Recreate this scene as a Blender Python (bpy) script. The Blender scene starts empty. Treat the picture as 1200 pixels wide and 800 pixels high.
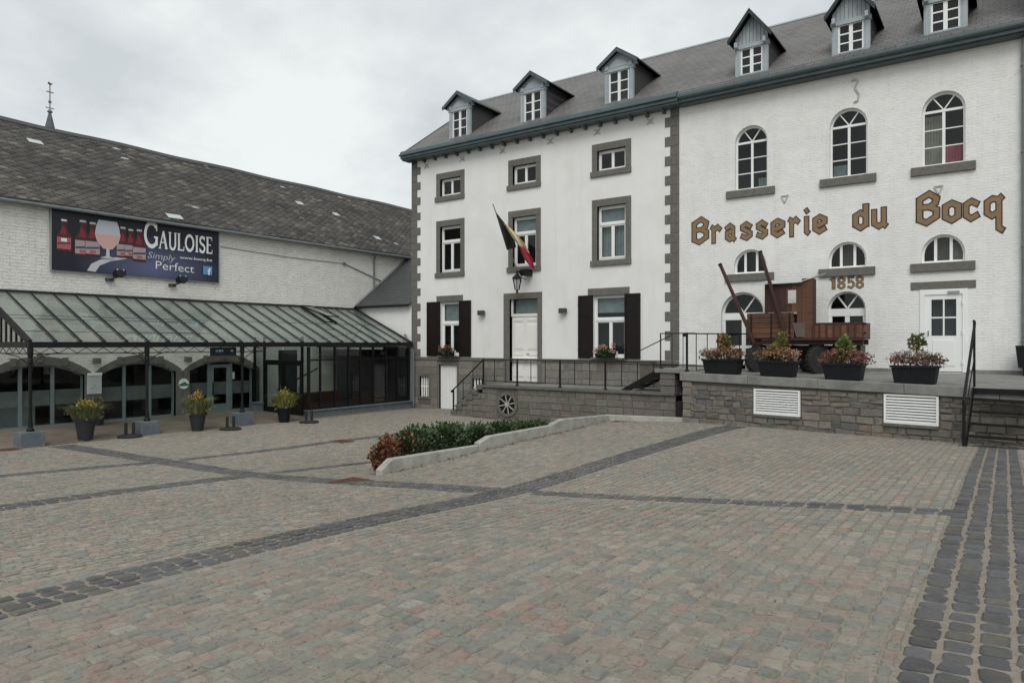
import bpy, bmesh, math, random
import numpy as np
from mathutils import Vector, Matrix, noise

random.seed(7)
R = random.uniform
sc = bpy.context.scene
COL = sc.collection

# ------------------------------------------------------------------ camera, sky, sun, exposure
F_PX, HOR, ZC, DCAM = 815.0, 402.5, 3.15, 22.0          # focal length / horizon in photo pixels, eye height, distance to the facade
YAW = math.atan2(577.6, 815.0)
CY, SY = math.cos(YAW), math.sin(YAW)
cam = bpy.data.cameras.new('camera')
cam_ob = bpy.data.objects.new('camera', cam)
COL.objects.link(cam_ob)
cam_ob.location = (0, -DCAM, ZC)
cam_ob.rotation_euler = (math.radians(90), 0, YAW)
cam.sensor_width = 36.0
cam.lens = F_PX * 36.0 / 1200.0
cam.shift_y = (HOR - 400.0) / 1200.0
cam.clip_start = 0.1
cam.clip_end = 2000.0
sc.camera = cam_ob

SUN_EL, SUN_AZ = math.radians(48), math.radians(152)     # azimuth clockwise from +Y
world = bpy.data.worlds.new('World')
sc.world = world
world.use_nodes = True
wn = world.node_tree
wn.nodes.clear()
def WN(t, **k):
    n = wn.nodes.new(t)
    for a, b in k.items(): setattr(n, a, b)
    return n
w_out = WN('ShaderNodeOutputWorld')
w_sky = WN('ShaderNodeTexSky', sky_type='NISHITA')
w_sky.sun_disc = False
w_sky.sun_elevation = SUN_EL
w_sky.sun_rotation = SUN_AZ
w_b1 = WN('ShaderNodeBackground'); w_b1.inputs['Strength'].default_value = 0.1
w_b2 = WN('ShaderNodeBackground'); w_b2.inputs['Strength'].default_value = 1.0
w_mix = WN('ShaderNodeMixShader'); w_mix.inputs[0].default_value = 0.95
w_tc = WN('ShaderNodeTexCoord')
w_sep = WN('ShaderNodeSeparateXYZ')
w_add = WN('ShaderNodeMath', operation='ADD'); w_add.inputs[1].default_value = 0.35
w_max = WN('ShaderNodeMath', operation='MAXIMUM'); w_max.inputs[1].default_value = 0.15
w_dx = WN('ShaderNodeMath', operation='DIVIDE'); w_dy = WN('ShaderNodeMath', operation='DIVIDE')
w_cmb = WN('ShaderNodeCombineXYZ')
w_no = WN('ShaderNodeTexNoise'); w_no.inputs['Scale'].default_value = 1.9; w_no.inputs['Detail'].default_value = 6; w_no.inputs['Roughness'].default_value = 0.55
w_rp = WN('ShaderNodeValToRGB')
w_rp.color_ramp.elements[0].position = 0.37; w_rp.color_ramp.elements[0].color = (0.58, 0.62, 0.64, 1)
w_rp.color_ramp.elements[1].position = 0.60; w_rp.color_ramp.elements[1].color = (0.81, 0.84, 0.835, 1)
L = wn.links.new
L(w_tc.outputs['Generated'], w_sep.inputs[0])
L(w_sep.outputs['Z'], w_add.inputs[0]); L(w_add.outputs[0], w_max.inputs[0])
L(w_sep.outputs['X'], w_dx.inputs[0]); L(w_max.outputs[0], w_dx.inputs[1])
L(w_sep.outputs['Y'], w_dy.inputs[0]); L(w_max.outputs[0], w_dy.inputs[1])
L(w_dx.outputs[0], w_cmb.inputs[0]); L(w_dy.outputs[0], w_cmb.inputs[1])
L(w_cmb.outputs[0], w_no.inputs['Vector']); L(w_no.outputs[0], w_rp.inputs[0])
L(w_rp.outputs[0], w_b2.inputs['Color']); L(w_sky.outputs[0], w_b1.inputs['Color'])
L(w_b1.outputs[0], w_mix.inputs[1]); L(w_b2.outputs[0], w_mix.inputs[2]); L(w_mix.outputs[0], w_out.inputs[0])

sun = bpy.data.lights.new('sun', 'SUN')
sun.energy = 1.45
sun.angle = math.radians(35)
sun.color = (1.0, 0.965, 0.92)
sun_ob = bpy.data.objects.new('sun', sun)
COL.objects.link(sun_ob)
sd = Vector((math.sin(SUN_AZ) * math.cos(SUN_EL), math.cos(SUN_AZ) * math.cos(SUN_EL), math.sin(SUN_EL)))
sun_ob.rotation_euler = sd.to_track_quat('Z', 'Y').to_euler()

vs = sc.view_settings
vs.view_transform = 'Standard'; vs.look = 'None'; vs.exposure = 0.15; vs.gamma = 1.0
vs.use_curve_mapping = False
sc.cycles.max_bounces = 8
sc.cycles.transparent_max_bounces = 12

# ------------------------------------------------------------------ survey: a photo point on a known plane -> metres
def ray(u, v):
    a = (u - 600) / F_PX; c = (HOR - v) / F_PX
    return (CY * a - SY, SY * a + CY, c)
def on_y(u, v, y=0.0):
    d = ray(u, v); t = (y + DCAM) / d[1]; return (d[0] * t, y, ZC + d[2] * t)
def on_x(u, v, x):
    d = ray(u, v); t = x / d[0]; return (x, -DCAM + d[1] * t, ZC + d[2] * t)

# ------------------------------------------------------------------ materials
def newmat(name):
    m = bpy.data.materials.new(name); m.use_nodes = True
    nt = m.node_tree; nt.nodes.clear()
    o = nt.nodes.new('ShaderNodeOutputMaterial'); p = nt.nodes.new('ShaderNodeBsdfPrincipled')
    nt.links.new(p.outputs[0], o.inputs[0])
    return m, nt, p
def nd(nt, t, **k):
    n = nt.nodes.new(t)
    for a, b in k.items(): setattr(n, a, b)
    return n
def mixc(nt, fac, a, b, mode='MIX'):
    n = nd(nt, 'ShaderNodeMix', data_type='RGBA', blend_type=mode)
    for s, val in ((0, fac), (6, a), (7, b)):
        if hasattr(val, 'links') or hasattr(val, 'is_linked'): nt.links.new(val, n.inputs[s])
        elif isinstance(val, (tuple, list)): n.inputs[s].default_value = (*val[:3], 1)
        else: n.inputs[s].default_value = val
    return n.outputs[2]
def noise_fac(nt, vec, scale, lo, hi, detail=4, rough=.6):
    n = nd(nt, 'ShaderNodeTexNoise'); n.inputs['Scale'].default_value = scale
    n.inputs['Detail'].default_value = detail; n.inputs['Roughness'].default_value = rough
    nt.links.new(vec, n.inputs['Vector'])
    r = nd(nt, 'ShaderNodeMapRange'); r.inputs[1].default_value = lo; r.inputs[2].default_value = hi
    nt.links.new(n.outputs[0], r.inputs[0])
    return r.outputs[0]
def objvec(nt, per_object=True):
    tc = nd(nt, 'ShaderNodeTexCoord')
    if not per_object: return tc.outputs['Object']
    oi = nd(nt, 'ShaderNodeObjectInfo')
    mu = nd(nt, 'ShaderNodeMath', operation='MULTIPLY'); mu.inputs[1].default_value = 37.0
    nt.links.new(oi.outputs['Random'], mu.inputs[0])
    ad = nd(nt, 'ShaderNodeVectorMath', operation='ADD')
    nt.links.new(tc.outputs['Object'], ad.inputs[0]); nt.links.new(mu.outputs[0], ad.inputs[1])
    return ad.outputs[0]
def bump(nt, p, h, strength, dist):
    b = nd(nt, 'ShaderNodeBump'); b.inputs['Strength'].default_value = strength; b.inputs['Distance'].default_value = dist
    nt.links.new(h, b.inputs['Height']); nt.links.new(b.outputs[0], p.inputs['Normal'])
def basic(name, c1, c2=None, rough=.7, scale=6, bs=.3, bd=.004, metal=0.0, attr=False, spec=.5, stain=None, stain_scale=.8, lo=.35, hi=.65, wet=None):
    m, nt, p = newmat(name)
    v = objvec(nt)
    c2 = c2 or tuple(x * .75 for x in c1)
    f = noise_fac(nt, v, scale, lo, hi)
    col = mixc(nt, f, c1, c2)
    if attr:
        at = nd(nt, 'ShaderNodeAttribute', attribute_name='col')
        sh = mixc(nt, f, (1.12, 1.12, 1.12), (.82, .82, .82))
        col = mixc(nt, 1.0, at.outputs['Color'], sh, 'MULTIPLY')
    if stain:
        f2 = noise_fac(nt, v, stain_scale, .5, .72, 6, .65)
        col = mixc(nt, f2, col, stain)
    nt.links.new(col, p.inputs['Base Color'])
    p.inputs['Roughness'].default_value = rough; p.inputs['Metallic'].default_value = metal
    p.inputs['Specular IOR Level'].default_value = spec
    if wet: nt.links.new(weather(nt, col, v, wet, .5), p.inputs['Base Color'])
    if bs: bump(nt, p, noise_fac(nt, v, scale * 6, .2, .8, 5), bs, bd)
    return m

def weather(nt, col, v, dirt, amount=.5):
    """rain streaks (stretched down the wall) and a splash zone close to the ground"""
    mp = nd(nt, 'ShaderNodeMapping'); mp.inputs['Scale'].default_value = (3.2, 3.2, .22); nt.links.new(v, mp.inputs[0])
    f = noise_fac(nt, mp.outputs[0], 1.0, .52, .78, 6, .7)
    m1 = nd(nt, 'ShaderNodeMath', operation='MULTIPLY'); m1.inputs[1].default_value = amount; nt.links.new(f, m1.inputs[0])
    col = mixc(nt, m1.outputs[0], col, dirt)
    f2 = noise_fac(nt, v, .45, .5, .75, 7, .7)
    m2 = nd(nt, 'ShaderNodeMath', operation='MULTIPLY'); m2.inputs[1].default_value = amount * .8; nt.links.new(f2, m2.inputs[0])
    return mixc(nt, m2.outputs[0], col, tuple(x * .92 for x in dirt))
def brick_mat(name, c1, c2, joint, bw, bh, dirt, jointw=.01, bstr=.6, rough=.8, bdist=.012):
    """painted brickwork: courses as fine relief; u runs along the wall whichever way it faces"""
    m, nt, p = newmat(name)
    tc = nd(nt, 'ShaderNodeTexCoord'); sp = nd(nt, 'ShaderNodeSeparateXYZ')
    nt.links.new(tc.outputs['Object'], sp.inputs[0])
    ad = nd(nt, 'ShaderNodeMath', operation='ADD'); nt.links.new(sp.outputs[0], ad.inputs[0]); nt.links.new(sp.outputs[1], ad.inputs[1])
    cb = nd(nt, 'ShaderNodeCombineXYZ'); nt.links.new(ad.outputs[0], cb.inputs[0]); nt.links.new(sp.outputs[2], cb.inputs[1])
    nz = nd(nt, 'ShaderNodeTexNoise'); nz.inputs['Scale'].default_value = 2.2; nz.inputs['Detail'].default_value = 3
    nt.links.new(tc.outputs['Object'], nz.inputs['Vector'])
    mm = nd(nt, 'ShaderNodeVectorMath', operation='MULTIPLY_ADD'); mm.inputs[1].default_value = (.09, .06, 0)
    nt.links.new(nz.outputs['Color'], mm.inputs[0]); nt.links.new(cb.outputs[0], mm.inputs[2])
    br = nd(nt, 'ShaderNodeTexBrick')
    br.inputs['Scale'].default_value = 1.0; br.inputs['Brick Width'].default_value = bw; br.inputs['Row Height'].default_value = bh
    br.inputs['Mortar Size'].default_value = jointw; br.inputs['Mortar Smooth'].default_value = .6
    br.inputs['Color1'].default_value = (*c1, 1); br.inputs['Color2'].default_value = (*c2, 1); br.inputs['Mortar'].default_value = (*joint, 1)
    nt.links.new(mm.outputs[0], br.inputs['Vector'])
    f = noise_fac(nt, tc.outputs['Object'], .55, .45, .8, 7, .65)
    col = mixc(nt, f, br.outputs['Color'], dirt)
    f2 = noise_fac(nt, tc.outputs['Object'], 9, .55, .8, 4, .7)
    fm = nd(nt, 'ShaderNodeMath', operation='MULTIPLY'); fm.inputs[1].default_value = .35; nt.links.new(f2, fm.inputs[0])
    col = mixc(nt, fm.outputs[0], col, tuple(x * .6 for x in dirt))
    col = weather(nt, col, tc.outputs['Object'], tuple(x * .86 for x in dirt), .55)
    nt.links.new(col, p.inputs['Base Color']); p.inputs['Roughness'].default_value = rough
    inv = nd(nt, 'ShaderNodeMath', operation='SUBTRACT'); inv.inputs[0].default_value = 1.0
    n2 = noise_fac(nt, tc.outputs['Object'], 16, .2, .8, 5, .7)
    fill = noise_fac(nt, tc.outputs['Object'], 3.5, .38, .62, 4)
    iv = nd(nt, 'ShaderNodeMath', operation='MULTIPLY'); nt.links.new(br.outputs['Fac'], iv.inputs[0]); nt.links.new(fill, iv.inputs[1]); nt.links.new(iv.outputs[0], inv.inputs[1])
    n3 = nd(nt, 'ShaderNodeMath', operation='MULTIPLY_ADD'); n3.inputs[1].default_value = .9; nt.links.new(n2, n3.inputs[0]); nt.links.new(inv.outputs[0], n3.inputs[2])
    bump(nt, p, n3.outputs[0], bstr, bdist)
    return m

def slate_mat(name, c1, c2, bw, bh, joint, slope_axis='y'):
    m, nt, p = newmat(name)
    tc = nd(nt, 'ShaderNodeTexCoord'); sp = nd(nt, 'ShaderNodeSeparateXYZ'); nt.links.new(tc.outputs['Object'], sp.inputs[0])
    cb = nd(nt, 'ShaderNodeCombineXYZ')
    nt.links.new(sp.outputs[0 if slope_axis == 'y' else 1], cb.inputs[0]); nt.links.new(sp.outputs[2], cb.inputs[1])
    br = nd(nt, 'ShaderNodeTexBrick')
    br.inputs['Scale'].default_value = 1.0; br.inputs['Brick Width'].default_value = bw; br.inputs['Row Height'].default_value = bh
    br.inputs['Mortar Size'].default_value = .012; br.inputs['Mortar Smooth'].default_value = .2
    br.inputs['Color1'].default_value = (*c1, 1); br.inputs['Color2'].default_value = (*c2, 1); br.inputs['Mortar'].default_value = (*joint, 1)
    nt.links.new(cb.outputs[0], br.inputs['Vector'])
    f = noise_fac(nt, tc.outputs['Object'], .7, .4, .7, 6)
    fm = nd(nt, 'ShaderNodeMath', operation='MULTIPLY'); fm.inputs[1].default_value = .5; nt.links.new(f, fm.inputs[0])
    col = mixc(nt, fm.outputs[0], br.outputs['Color'], tuple(x * 1.25 for x in c1))
    nt.links.new(col, p.inputs['Base Color']); p.inputs['Roughness'].default_value = .62
    inv = nd(nt, 'ShaderNodeMath', operation='SUBTRACT'); inv.inputs[0].default_value = 1.0; nt.links.new(br.outputs['Fac'], inv.inputs[1])
    bump(nt, p, inv.outputs[0], .6, .01)
    return m

def glass_mat(name, tint, ior=1.5, rough=.01, dust_sheen=0):
    """thin pane: the reflection is taken once, at the face that is hit first"""
    m = bpy.data.materials.new(name); m.use_nodes = True; nt = m.node_tree; nt.nodes.clear()
    o = nd(nt, 'ShaderNodeOutputMaterial'); mx = nd(nt, 'ShaderNodeMixShader')
    t = nd(nt, 'ShaderNodeBsdfTransparent'); t.inputs[0].default_value = (*[x ** .5 for x in tint], 1)
    g = nd(nt, 'ShaderNodeBsdfGlossy'); g.inputs['Roughness'].default_value = rough
    fr = nd(nt, 'ShaderNodeFresnel'); fr.inputs[0].default_value = ior
    ge = nd(nt, 'ShaderNodeNewGeometry'); sb = nd(nt, 'ShaderNodeMath', operation='SUBTRACT'); sb.inputs[0].default_value = 1.0
    ml = nd(nt, 'ShaderNodeMath', operation='MULTIPLY')
    nt.links.new(ge.outputs['Backfacing'], sb.inputs[1]); nt.links.new(sb.outputs[0], ml.inputs[0]); nt.links.new(fr.outputs[0], ml.inputs[1])
    nt.links.new(ml.outputs[0], mx.inputs[0]); nt.links.new(t.outputs[0], mx.inputs[1]); nt.links.new(g.outputs[0], mx.inputs[2])
    if dust_sheen:  # pale diffuse film: dirty glass, and reflected sky and wall painted in
        df = nd(nt, 'ShaderNodeBsdfDiffuse'); df.inputs[0].default_value = (.62, .68, .64, 1); m2 = nd(nt, 'ShaderNodeMixShader')
        tc = nd(nt, 'ShaderNodeTexCoord'); f = noise_fac(nt, tc.outputs['Object'], 1.2, .3, .7, 5)
        mr = nd(nt, 'ShaderNodeMapRange'); mr.inputs[3].default_value = dust_sheen * .6; mr.inputs[4].default_value = dust_sheen * 1.3; nt.links.new(f, mr.inputs[0])
        nt.links.new(mr.outputs[0], m2.inputs[0]); nt.links.new(mx.outputs[0], m2.inputs[1]); nt.links.new(df.outputs[0], m2.inputs[2]); nt.links.new(m2.outputs[0], o.inputs[0])
    else: nt.links.new(mx.outputs[0], o.inputs[0])
    return m

M_RENDER = basic('white_render', (.78, .785, .775), (.74, .745, .735), .85, 1.2, .15, .003, stain=(.72, .72, .70), stain_scale=.35, wet=(.62, .61, .575))
M_BRICK = brick_mat('white_painted_brick', (.80, .80, .785), (.76, .765, .75), (.765, .77, .755), .23, .075, (.72, .72, .70), .008, .7)
M_BARNBRICK = brick_mat('old_white_painted_brick', (.84, .83, .795), (.82, .81, .77), (.77, .76, .72), .34, .10, (.76, .745, .70), .014, .9, bdist=.03)
M_STONE = basic('grey_dressed_stone', (.155, .147, .132), (.115, .110, .100), .8, 9, .4, .004, wet=(.085, .082, .075))
M_STONEA = basic('stone_pieces', (.2, .19, .17), None, .85, 8, .7, .010, attr=True)
M_MORTAR = basic('mortar', (.135, .122, .105), (.09, .082, .072), .95, 10, .6, .01)
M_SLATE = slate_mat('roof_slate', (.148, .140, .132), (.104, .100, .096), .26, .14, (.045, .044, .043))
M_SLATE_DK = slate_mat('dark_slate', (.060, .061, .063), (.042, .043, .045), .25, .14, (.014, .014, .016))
M_TILE = basic('lichen_tiles', (.08, .075, .068), None, .9, 14, .6, .01, attr=True)
M_ZINC = basic('blue_grey_cornice', (.070, .098, .105), (.05, .072, .08), .5, 3, .1, .002)
M_ZINC_LT = basic('grey_zinc', (.30, .33, .34), (.24, .27, .28), .45, 3, .1, .002)
M_DORMER = basic('pale_blue_grey_paint', (.37, .42, .45), (.31, .36, .385), .6, 3, .1, .002)
M_VERGE = basic('dark_green_black_trim', (.016, .025, .027), None, .5, 5, .1, .002)
M_WHITE = basic('white_paint', (.82, .83, .82), (.78, .79, .78), .45, 2, .05, .001)
M_WDOOR = basic('white_door_paint', (.80, .79, .75), (.74, .73, .69), .5, 2, .08, .001)
M_BLACK = basic('black_metal', (.004, .0045, .005), (.008, .008, .0085), .5, 8, .1, .001, spec=.3)
M_SHUT = basic('shutter_brown_black', (.010, .006, .005), (.007, .004, .0035), .5, 5, .15, .002, spec=.3)
M_PANE = glass_mat('window_glass', (.80, .86, .86))
M_PANE_CAN = glass_mat('canopy_glass', (.82, .90, .86), 2.3, .015, .06)
M_PANE_BOX = glass_mat('smoked_glass', (.62, .66, .65))
M_DARK = basic('dark_interior', (.040, .043, .048), (.026, .028, .031), .9, 1.5, 0)  # near-black tone stands in for the shade inside rooms and openings
M_CURT = basic('net_curtain', (.26, .30, .30), (.20, .24, .24), .9, 4, 0)
M_CREAM = basic('cream_blind', (.34, .31, .26), None, .9, 4, 0)
M_PINK = basic('pink_curtain', (.42, .10, .13), None, .9, 4, 0)
M_BAND = basic('frosted_film', (.15, .155, .145), (.12, .125, .118), .6, 3, 0)
M_FRAME = basic('grey_green_frame', (.16, .20, .21), (.13, .17, .175), .5, 4, .1, .001)
M_BLOCK = basic('blue_grey_zinc_block', (.12, .145, .165), (.09, .11, .13), .5, 5, .2, .002, stain=(.17, .19, .2), stain_scale=3)
M_CONC = basic('pale_concrete', (.40, .40, .36), (.31, .31, .275), .85, 5, .3, .003, stain=(.22, .22, .19), stain_scale=2.2)
M_SLAB = basic('grey_slab', (.235, .235, .22), (.18, .18, .17), .75, 4, .3, .003, stain=(.12, .12, .11), stain_scale=1.5)
M_COPE = basic('dark_coping', (.13, .125, .115), (.09, .088, .08), .8, 6, .4, .004)
pass
def worn_stone(name, sand, film, pits, rough):
    """worn paving stone: its own tint, sand rubbed into the surface, dark pits and chipped spots"""
    m, nt, p = newmat(name)
    v = objvec(nt)
    at = nd(nt, 'ShaderNodeAttribute', attribute_name='col')
    col = mixc(nt, 1.0, at.outputs['Color'], mixc(nt, noise_fac(nt, v, 20, .3, .7, 4), (1.15, 1.15, 1.15), (.84, .84, .84)), 'MULTIPLY')
    f = nd(nt, 'ShaderNodeMath', operation='MULTIPLY'); f.inputs[1].default_value = film; nt.links.new(noise_fac(nt, v, 7, .35, .68, 6, .7), f.inputs[0])
    col = mixc(nt, f.outputs[0], col, sand)
    g = nd(nt, 'ShaderNodeMath', operation='MULTIPLY'); g.inputs[1].default_value = pits; nt.links.new(noise_fac(nt, v, 26, .565, .66, 6, .8), g.inputs[0])
    col = mixc(nt, g.outputs[0], col, (.06, .056, .048))
    nt.links.new(col, p.inputs['Base Color']); p.inputs['Roughness'].default_value = rough
    bump(nt, p, noise_fac(nt, v, 28, .2, .8, 7, .75), .9, .012)
    return m
M_COB = worn_stone('cobbles', (.290, .258, .208), .50, 1.0, .85)
M_SETT = worn_stone('setts', (.17, .15, .125), .45, .4, .7)
M_LEAF = basic('leaves', (.1, .1, .1), None, .55, 30, 0, attr=True)
M_TROUGH = basic('black_plastic', (.005, .006, .008), (.009, .010, .012), .55, 9, .1, .001, spec=.3)
M_POT = basic('anthracite_pot', (.016, .018, .022), (.023, .025, .03), .6, 9, .1, .001)
M_SOIL = basic('potting_soil', (.03, .022, .015), None, .95, 30, .5, .01)
M_RUST = basic('rusty_iron', (.12, .058, .036), (.08, .036, .024), .85, 18, .4, .003)
M_RUBBER = basic('black_rubber', (.012, .012, .013), (.02, .02, .02), .8, 18, .3, .003)
M_STEEL = basic('dull_steel', (.09, .09, .09), (.06, .05, .045), .55, 12, .1, .001, metal=.4)
M_SHEET = basic('pale_sheet_metal', (.50, .54, .54), (.42, .46, .46), .5, 5, .1, .002)
M_GALV = basic('grey_drainpipe', (.17, .19, .195), (.13, .15, .155), .5, 5, .1, .002)
M_PLATE = basic('translucent_sign', (.55, .58, .57), None, .5, 3, 0)

M_ANCH = basic('limewashed_iron', (.50, .49, .47), (.40, .39, .37), .8, 12, .2, .003)
def plain(name, c, rough=.6, emit=0):
    m, nt, p = newmat(name)
    p.inputs['Base Color'].default_value = (*c, 1); p.inputs['Roughness'].default_value = rough
    return m
def wood_mat(name, c1, c2):
    m, nt, p = newmat(name)
    v = objvec(nt)
    mp = nd(nt, 'ShaderNodeMapping'); mp.inputs['Scale'].default_value = (1.2, 9, 9); nt.links.new(v, mp.inputs[0])
    f = noise_fac(nt, mp.outputs[0], 3.0, .3, .7, 6, .65)
    oi = nd(nt, 'ShaderNodeObjectInfo')
    col = mixc(nt, f, c1, c2)
    r2 = nd(nt, 'ShaderNodeMapRange'); r2.inputs[3].default_value = .65; r2.inputs[4].default_value = 1.35; nt.links.new(oi.outputs['Random'], r2.inputs[0])
    col = mixc(nt, 1.0, col, r2.outputs[0], 'MULTIPLY')
    nt.links.new(col, p.inputs['Base Color']); p.inputs['Roughness'].default_value = .7
    bump(nt, p, f, .4, .004)
    return m
M_WOOD = wood_mat('red_brown_planks', (.165, .072, .036), (.070, .030, .016))
M_WOOD_DK = wood_mat('dark_red_timber', (.062, .021, .013), (.028, .010, .007))
M_WOOD_GR = wood_mat('weathered_board', (.19, .15, .125), (.11, .085, .07))

# ------------------------------------------------------------------ mesh builder
class MB:
    def __init__(s): s.v = []; s.f = []; s.c = []; s.col = None; s.org = None
    def poly(s, pts, col=None):
        n = len(s.v); s.v += [tuple(p) for p in pts]; s.f.append(tuple(range(n, n + len(pts)))); s.c.append(col or s.col)
    def hexa(s, p):
        n = len(s.v); s.v += [tuple(q) for q in p]
        for q in ((0, 3, 2, 1), (4, 5, 6, 7), (0, 1, 5, 4), (1, 2, 6, 5), (2, 3, 7, 6), (3, 0, 4, 7)):
            s.f.append(tuple(n + i for i in q)); s.c.append(s.col)
        return s
    def box(s, x0, x1, y0, y1, z0, z1):
        return s.hexa([(x0, y0, z0), (x1, y0, z0), (x1, y1, z0), (x0, y1, z0), (x0, y0, z1), (x1, y0, z1), (x1, y1, z1), (x0, y1, z1)])
    def mbox(s, M, s0, s1, z0, z1, d0, d1):
        return s.hexa([M(s0, z0, d0), M(s1, z0, d0), M(s1, z0, d1), M(s0, z0, d1), M(s0, z1, d0), M(s1, z1, d0), M(s1, z1, d1), M(s0, z1, d1)])
    def bar(s, p, q, w, h=None, up=(0, 0, 1)):
        h = h or w; p = Vector(p); q = Vector(q); d = (q - p).normalized(); up = Vector(up)
        a = d.cross(up)
        if a.length < 1e-4: a = d.cross(Vector((1, 0, 0)))
        a.normalize(); b = a.cross(d); a *= w / 2; b *= h / 2
        return s.hexa([p - a - b, p + a - b, q + a - b, q - a - b, p - a + b, p + a + b, q + a + b, q - a + b])
    def tube(s, p, q, r, n=8, r2=None, cap=True):
        p = Vector(p); q = Vector(q); d = (q - p).normalized(); r2 = r if r2 is None else r2
        a = d.orthogonal().normalized(); b = d.cross(a); k = len(s.v)
        for c, rr in ((p, r), (q, r2)):
            for i in range(n):
                t = 2 * math.pi * i / n; s.v.append(tuple(c + a * rr * math.cos(t) + b * rr * math.sin(t)))
        for i in range(n):
            j = (i + 1) % n; s.f.append((k + i, k + j, k + n + j, k + n + i)); s.c.append(s.col)
        if cap:
            s.f.append(tuple(k + i for i in reversed(range(n)))); s.c.append(s.col)
            s.f.append(tuple(k + n + i for i in range(n))); s.c.append(s.col)
        return s
    def path(s, pts, r, n=6):
        for a, b in zip(pts, pts[1:]): s.tube(a, b, r, n)
        return s
    def lathe(s, c, prof, n=16, axis=None):
        k = len(s.v); c = Vector(c)
        if axis is None: X, Y, Z = Vector((1, 0, 0)), Vector((0, 1, 0)), Vector((0, 0, 1))
        else:
            Z = Vector(axis).normalized(); X = Z.orthogonal().normalized(); Y = Z.cross(X)
        for r, z in prof:
            for i in range(n):
                t = 2 * math.pi * i / n; s.v.append(tuple(c + X * r * math.cos(t) + Y * r * math.sin(t) + Z * z))
        for m in range(len(prof) - 1):
            for i in range(n):
                j = (i + 1) % n; s.f.append((k + m * n + i, k + m * n + j, k + (m + 1) * n + j, k + (m + 1) * n + i)); s.c.append(s.col)
        s.f.append(tuple(k + i for i in reversed(range(n)))); s.c.append(s.col)
        m = len(prof) - 1; s.f.append(tuple(k + m * n + i for i in range(n))); s.c.append(s.col)
        return s
    def prism(s, pts, off):
        n = len(s.v); m = len(pts); off = Vector(off)
        s.v += [tuple(p) for p in pts] + [tuple(Vector(p) + off) for p in pts]
        s.f.append(tuple(range(n, n + m))); s.c.append(s.col)
        s.f.append(tuple(n + m + i for i in reversed(range(m)))); s.c.append(s.col)
        for i in range(m):
            j = (i + 1) % m; s.f.append((n + i, n + j, n + m + j, n + m + i)); s.c.append(s.col)
        return s
    def build(s, name, mat, parent=None, org=None, smooth=False, bev=0, fixn=True):
        o_ = Vector(org) if org is not None else worldloc(parent)
        me = bpy.data.meshes.new(name)
        V = [(v[0] - o_.x, v[1] - o_.y, v[2] - o_.z) for v in s.v]
        me.from_pydata(V, [], s.f)
        if any(s.c):
            at = me.attributes.new('col', 'FLOAT_COLOR', 'FACE')
            arr = np.ones((len(s.f), 4), dtype=np.float32)
            for i, c in enumerate(s.c):
                if c: arr[i, :3] = c[:3]
            at.data.foreach_set('color', arr.ravel())
        if fixn and len(s.f) < 6000:
            b = bmesh.new(); b.from_mesh(me); bmesh.ops.recalc_face_normals(b, faces=b.faces); b.to_mesh(me); b.free()
        if smooth:
            me.polygons.foreach_set('use_smooth', [True] * len(me.polygons))
        me.materials.append(mat)
        o = bpy.data.objects.new(name, me); COL.objects.link(o)
        if parent: o.parent = parent
        if org is not None: o.location = o_ - (worldloc(parent) if parent else Vector())
        if bev:
            b = o.modifiers.new('bevel', 'BEVEL'); b.width = bev; b.segments = 1; b.limit_method = 'ANGLE'
        return o

def worldloc(o):
    v = Vector()
    while o: v += o.location; o = o.parent
    return v
def tag(o, label=None, cat=None, group=None, kind=None):
    for k, x in (('label', label), ('category', cat), ('group', group), ('kind', kind)):
        if x: o[k] = x
    return o
def thing(name, loc, label, cat, group=None):
    o = bpy.data.objects.new(name, None); COL.objects.link(o); o.location = loc; o.empty_display_size = .2
    return tag(o, label, cat, group)
def part(name, parent, mat, fn, **k):
    m = MB(); fn(m); return m.build(name, mat, parent, **k)
def copy_tree(o, parent=None):
    c = o.copy(); COL.objects.link(c); c.parent = parent
    for ch in list(o.children): copy_tree(ch, c)
    return c

def arc_pts(s0, s1, z1, rise, n=12):
    a = (s1 - s0) / 2; r = (a * a + rise * rise) / (2 * rise); c = z1 + rise - r; t0 = math.asin(min(1, a / r))
    if rise > a: t0 = math.pi - t0
    return [((s0 + s1) / 2 + r * math.sin(-t0 + 2 * t0 * i / n), c + r * math.cos(-t0 + 2 * t0 * i / n)) for i in range(n + 1)]
def wall_open(mb, M, s0, s1, z0, z1, ops, depth, top=None):
    """a wall face with real openings and reveals; an op is (s0,s1,z0,z1,rise)"""
    S = sorted({s0, s1} | {x for o in ops for x in o[:2]}); Z = sorted({z0, z1} | {x for o in ops for x in (o[2], o[3] + o[4])})
    for a, b in zip(S, S[1:]):
        for c, d in zip(Z, Z[1:]):
            ms, mz = (a + b) / 2, (c + d) / 2
            if any(o[0] < ms < o[1] and o[2] < mz < o[3] + o[4] for o in ops): continue
            mb.poly([M(a, c, 0), M(b, c, 0), M(b, d, 0), M(a, d, 0)])
    for o in ops:
        a, b, c, d, r = o
        if r:
            P = arc_pts(a, b, d, r)
            for (p, q), (p2, q2) in zip(P, P[1:]): mb.poly([M(p, q, 0), M(p2, q2, 0), M(p2, d + r, 0), M(p, d + r, 0)])
        else: P = [(a, d), (b, d)]
        loop = [(a, c)] + P + [(b, c)]
        for (p, q), (p2, q2) in zip(loop, loop[1:] + loop[:1]): mb.poly([M(p, q, 0), M(p2, q2, 0), M(p2, q2, depth), M(p, q, depth)])

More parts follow.
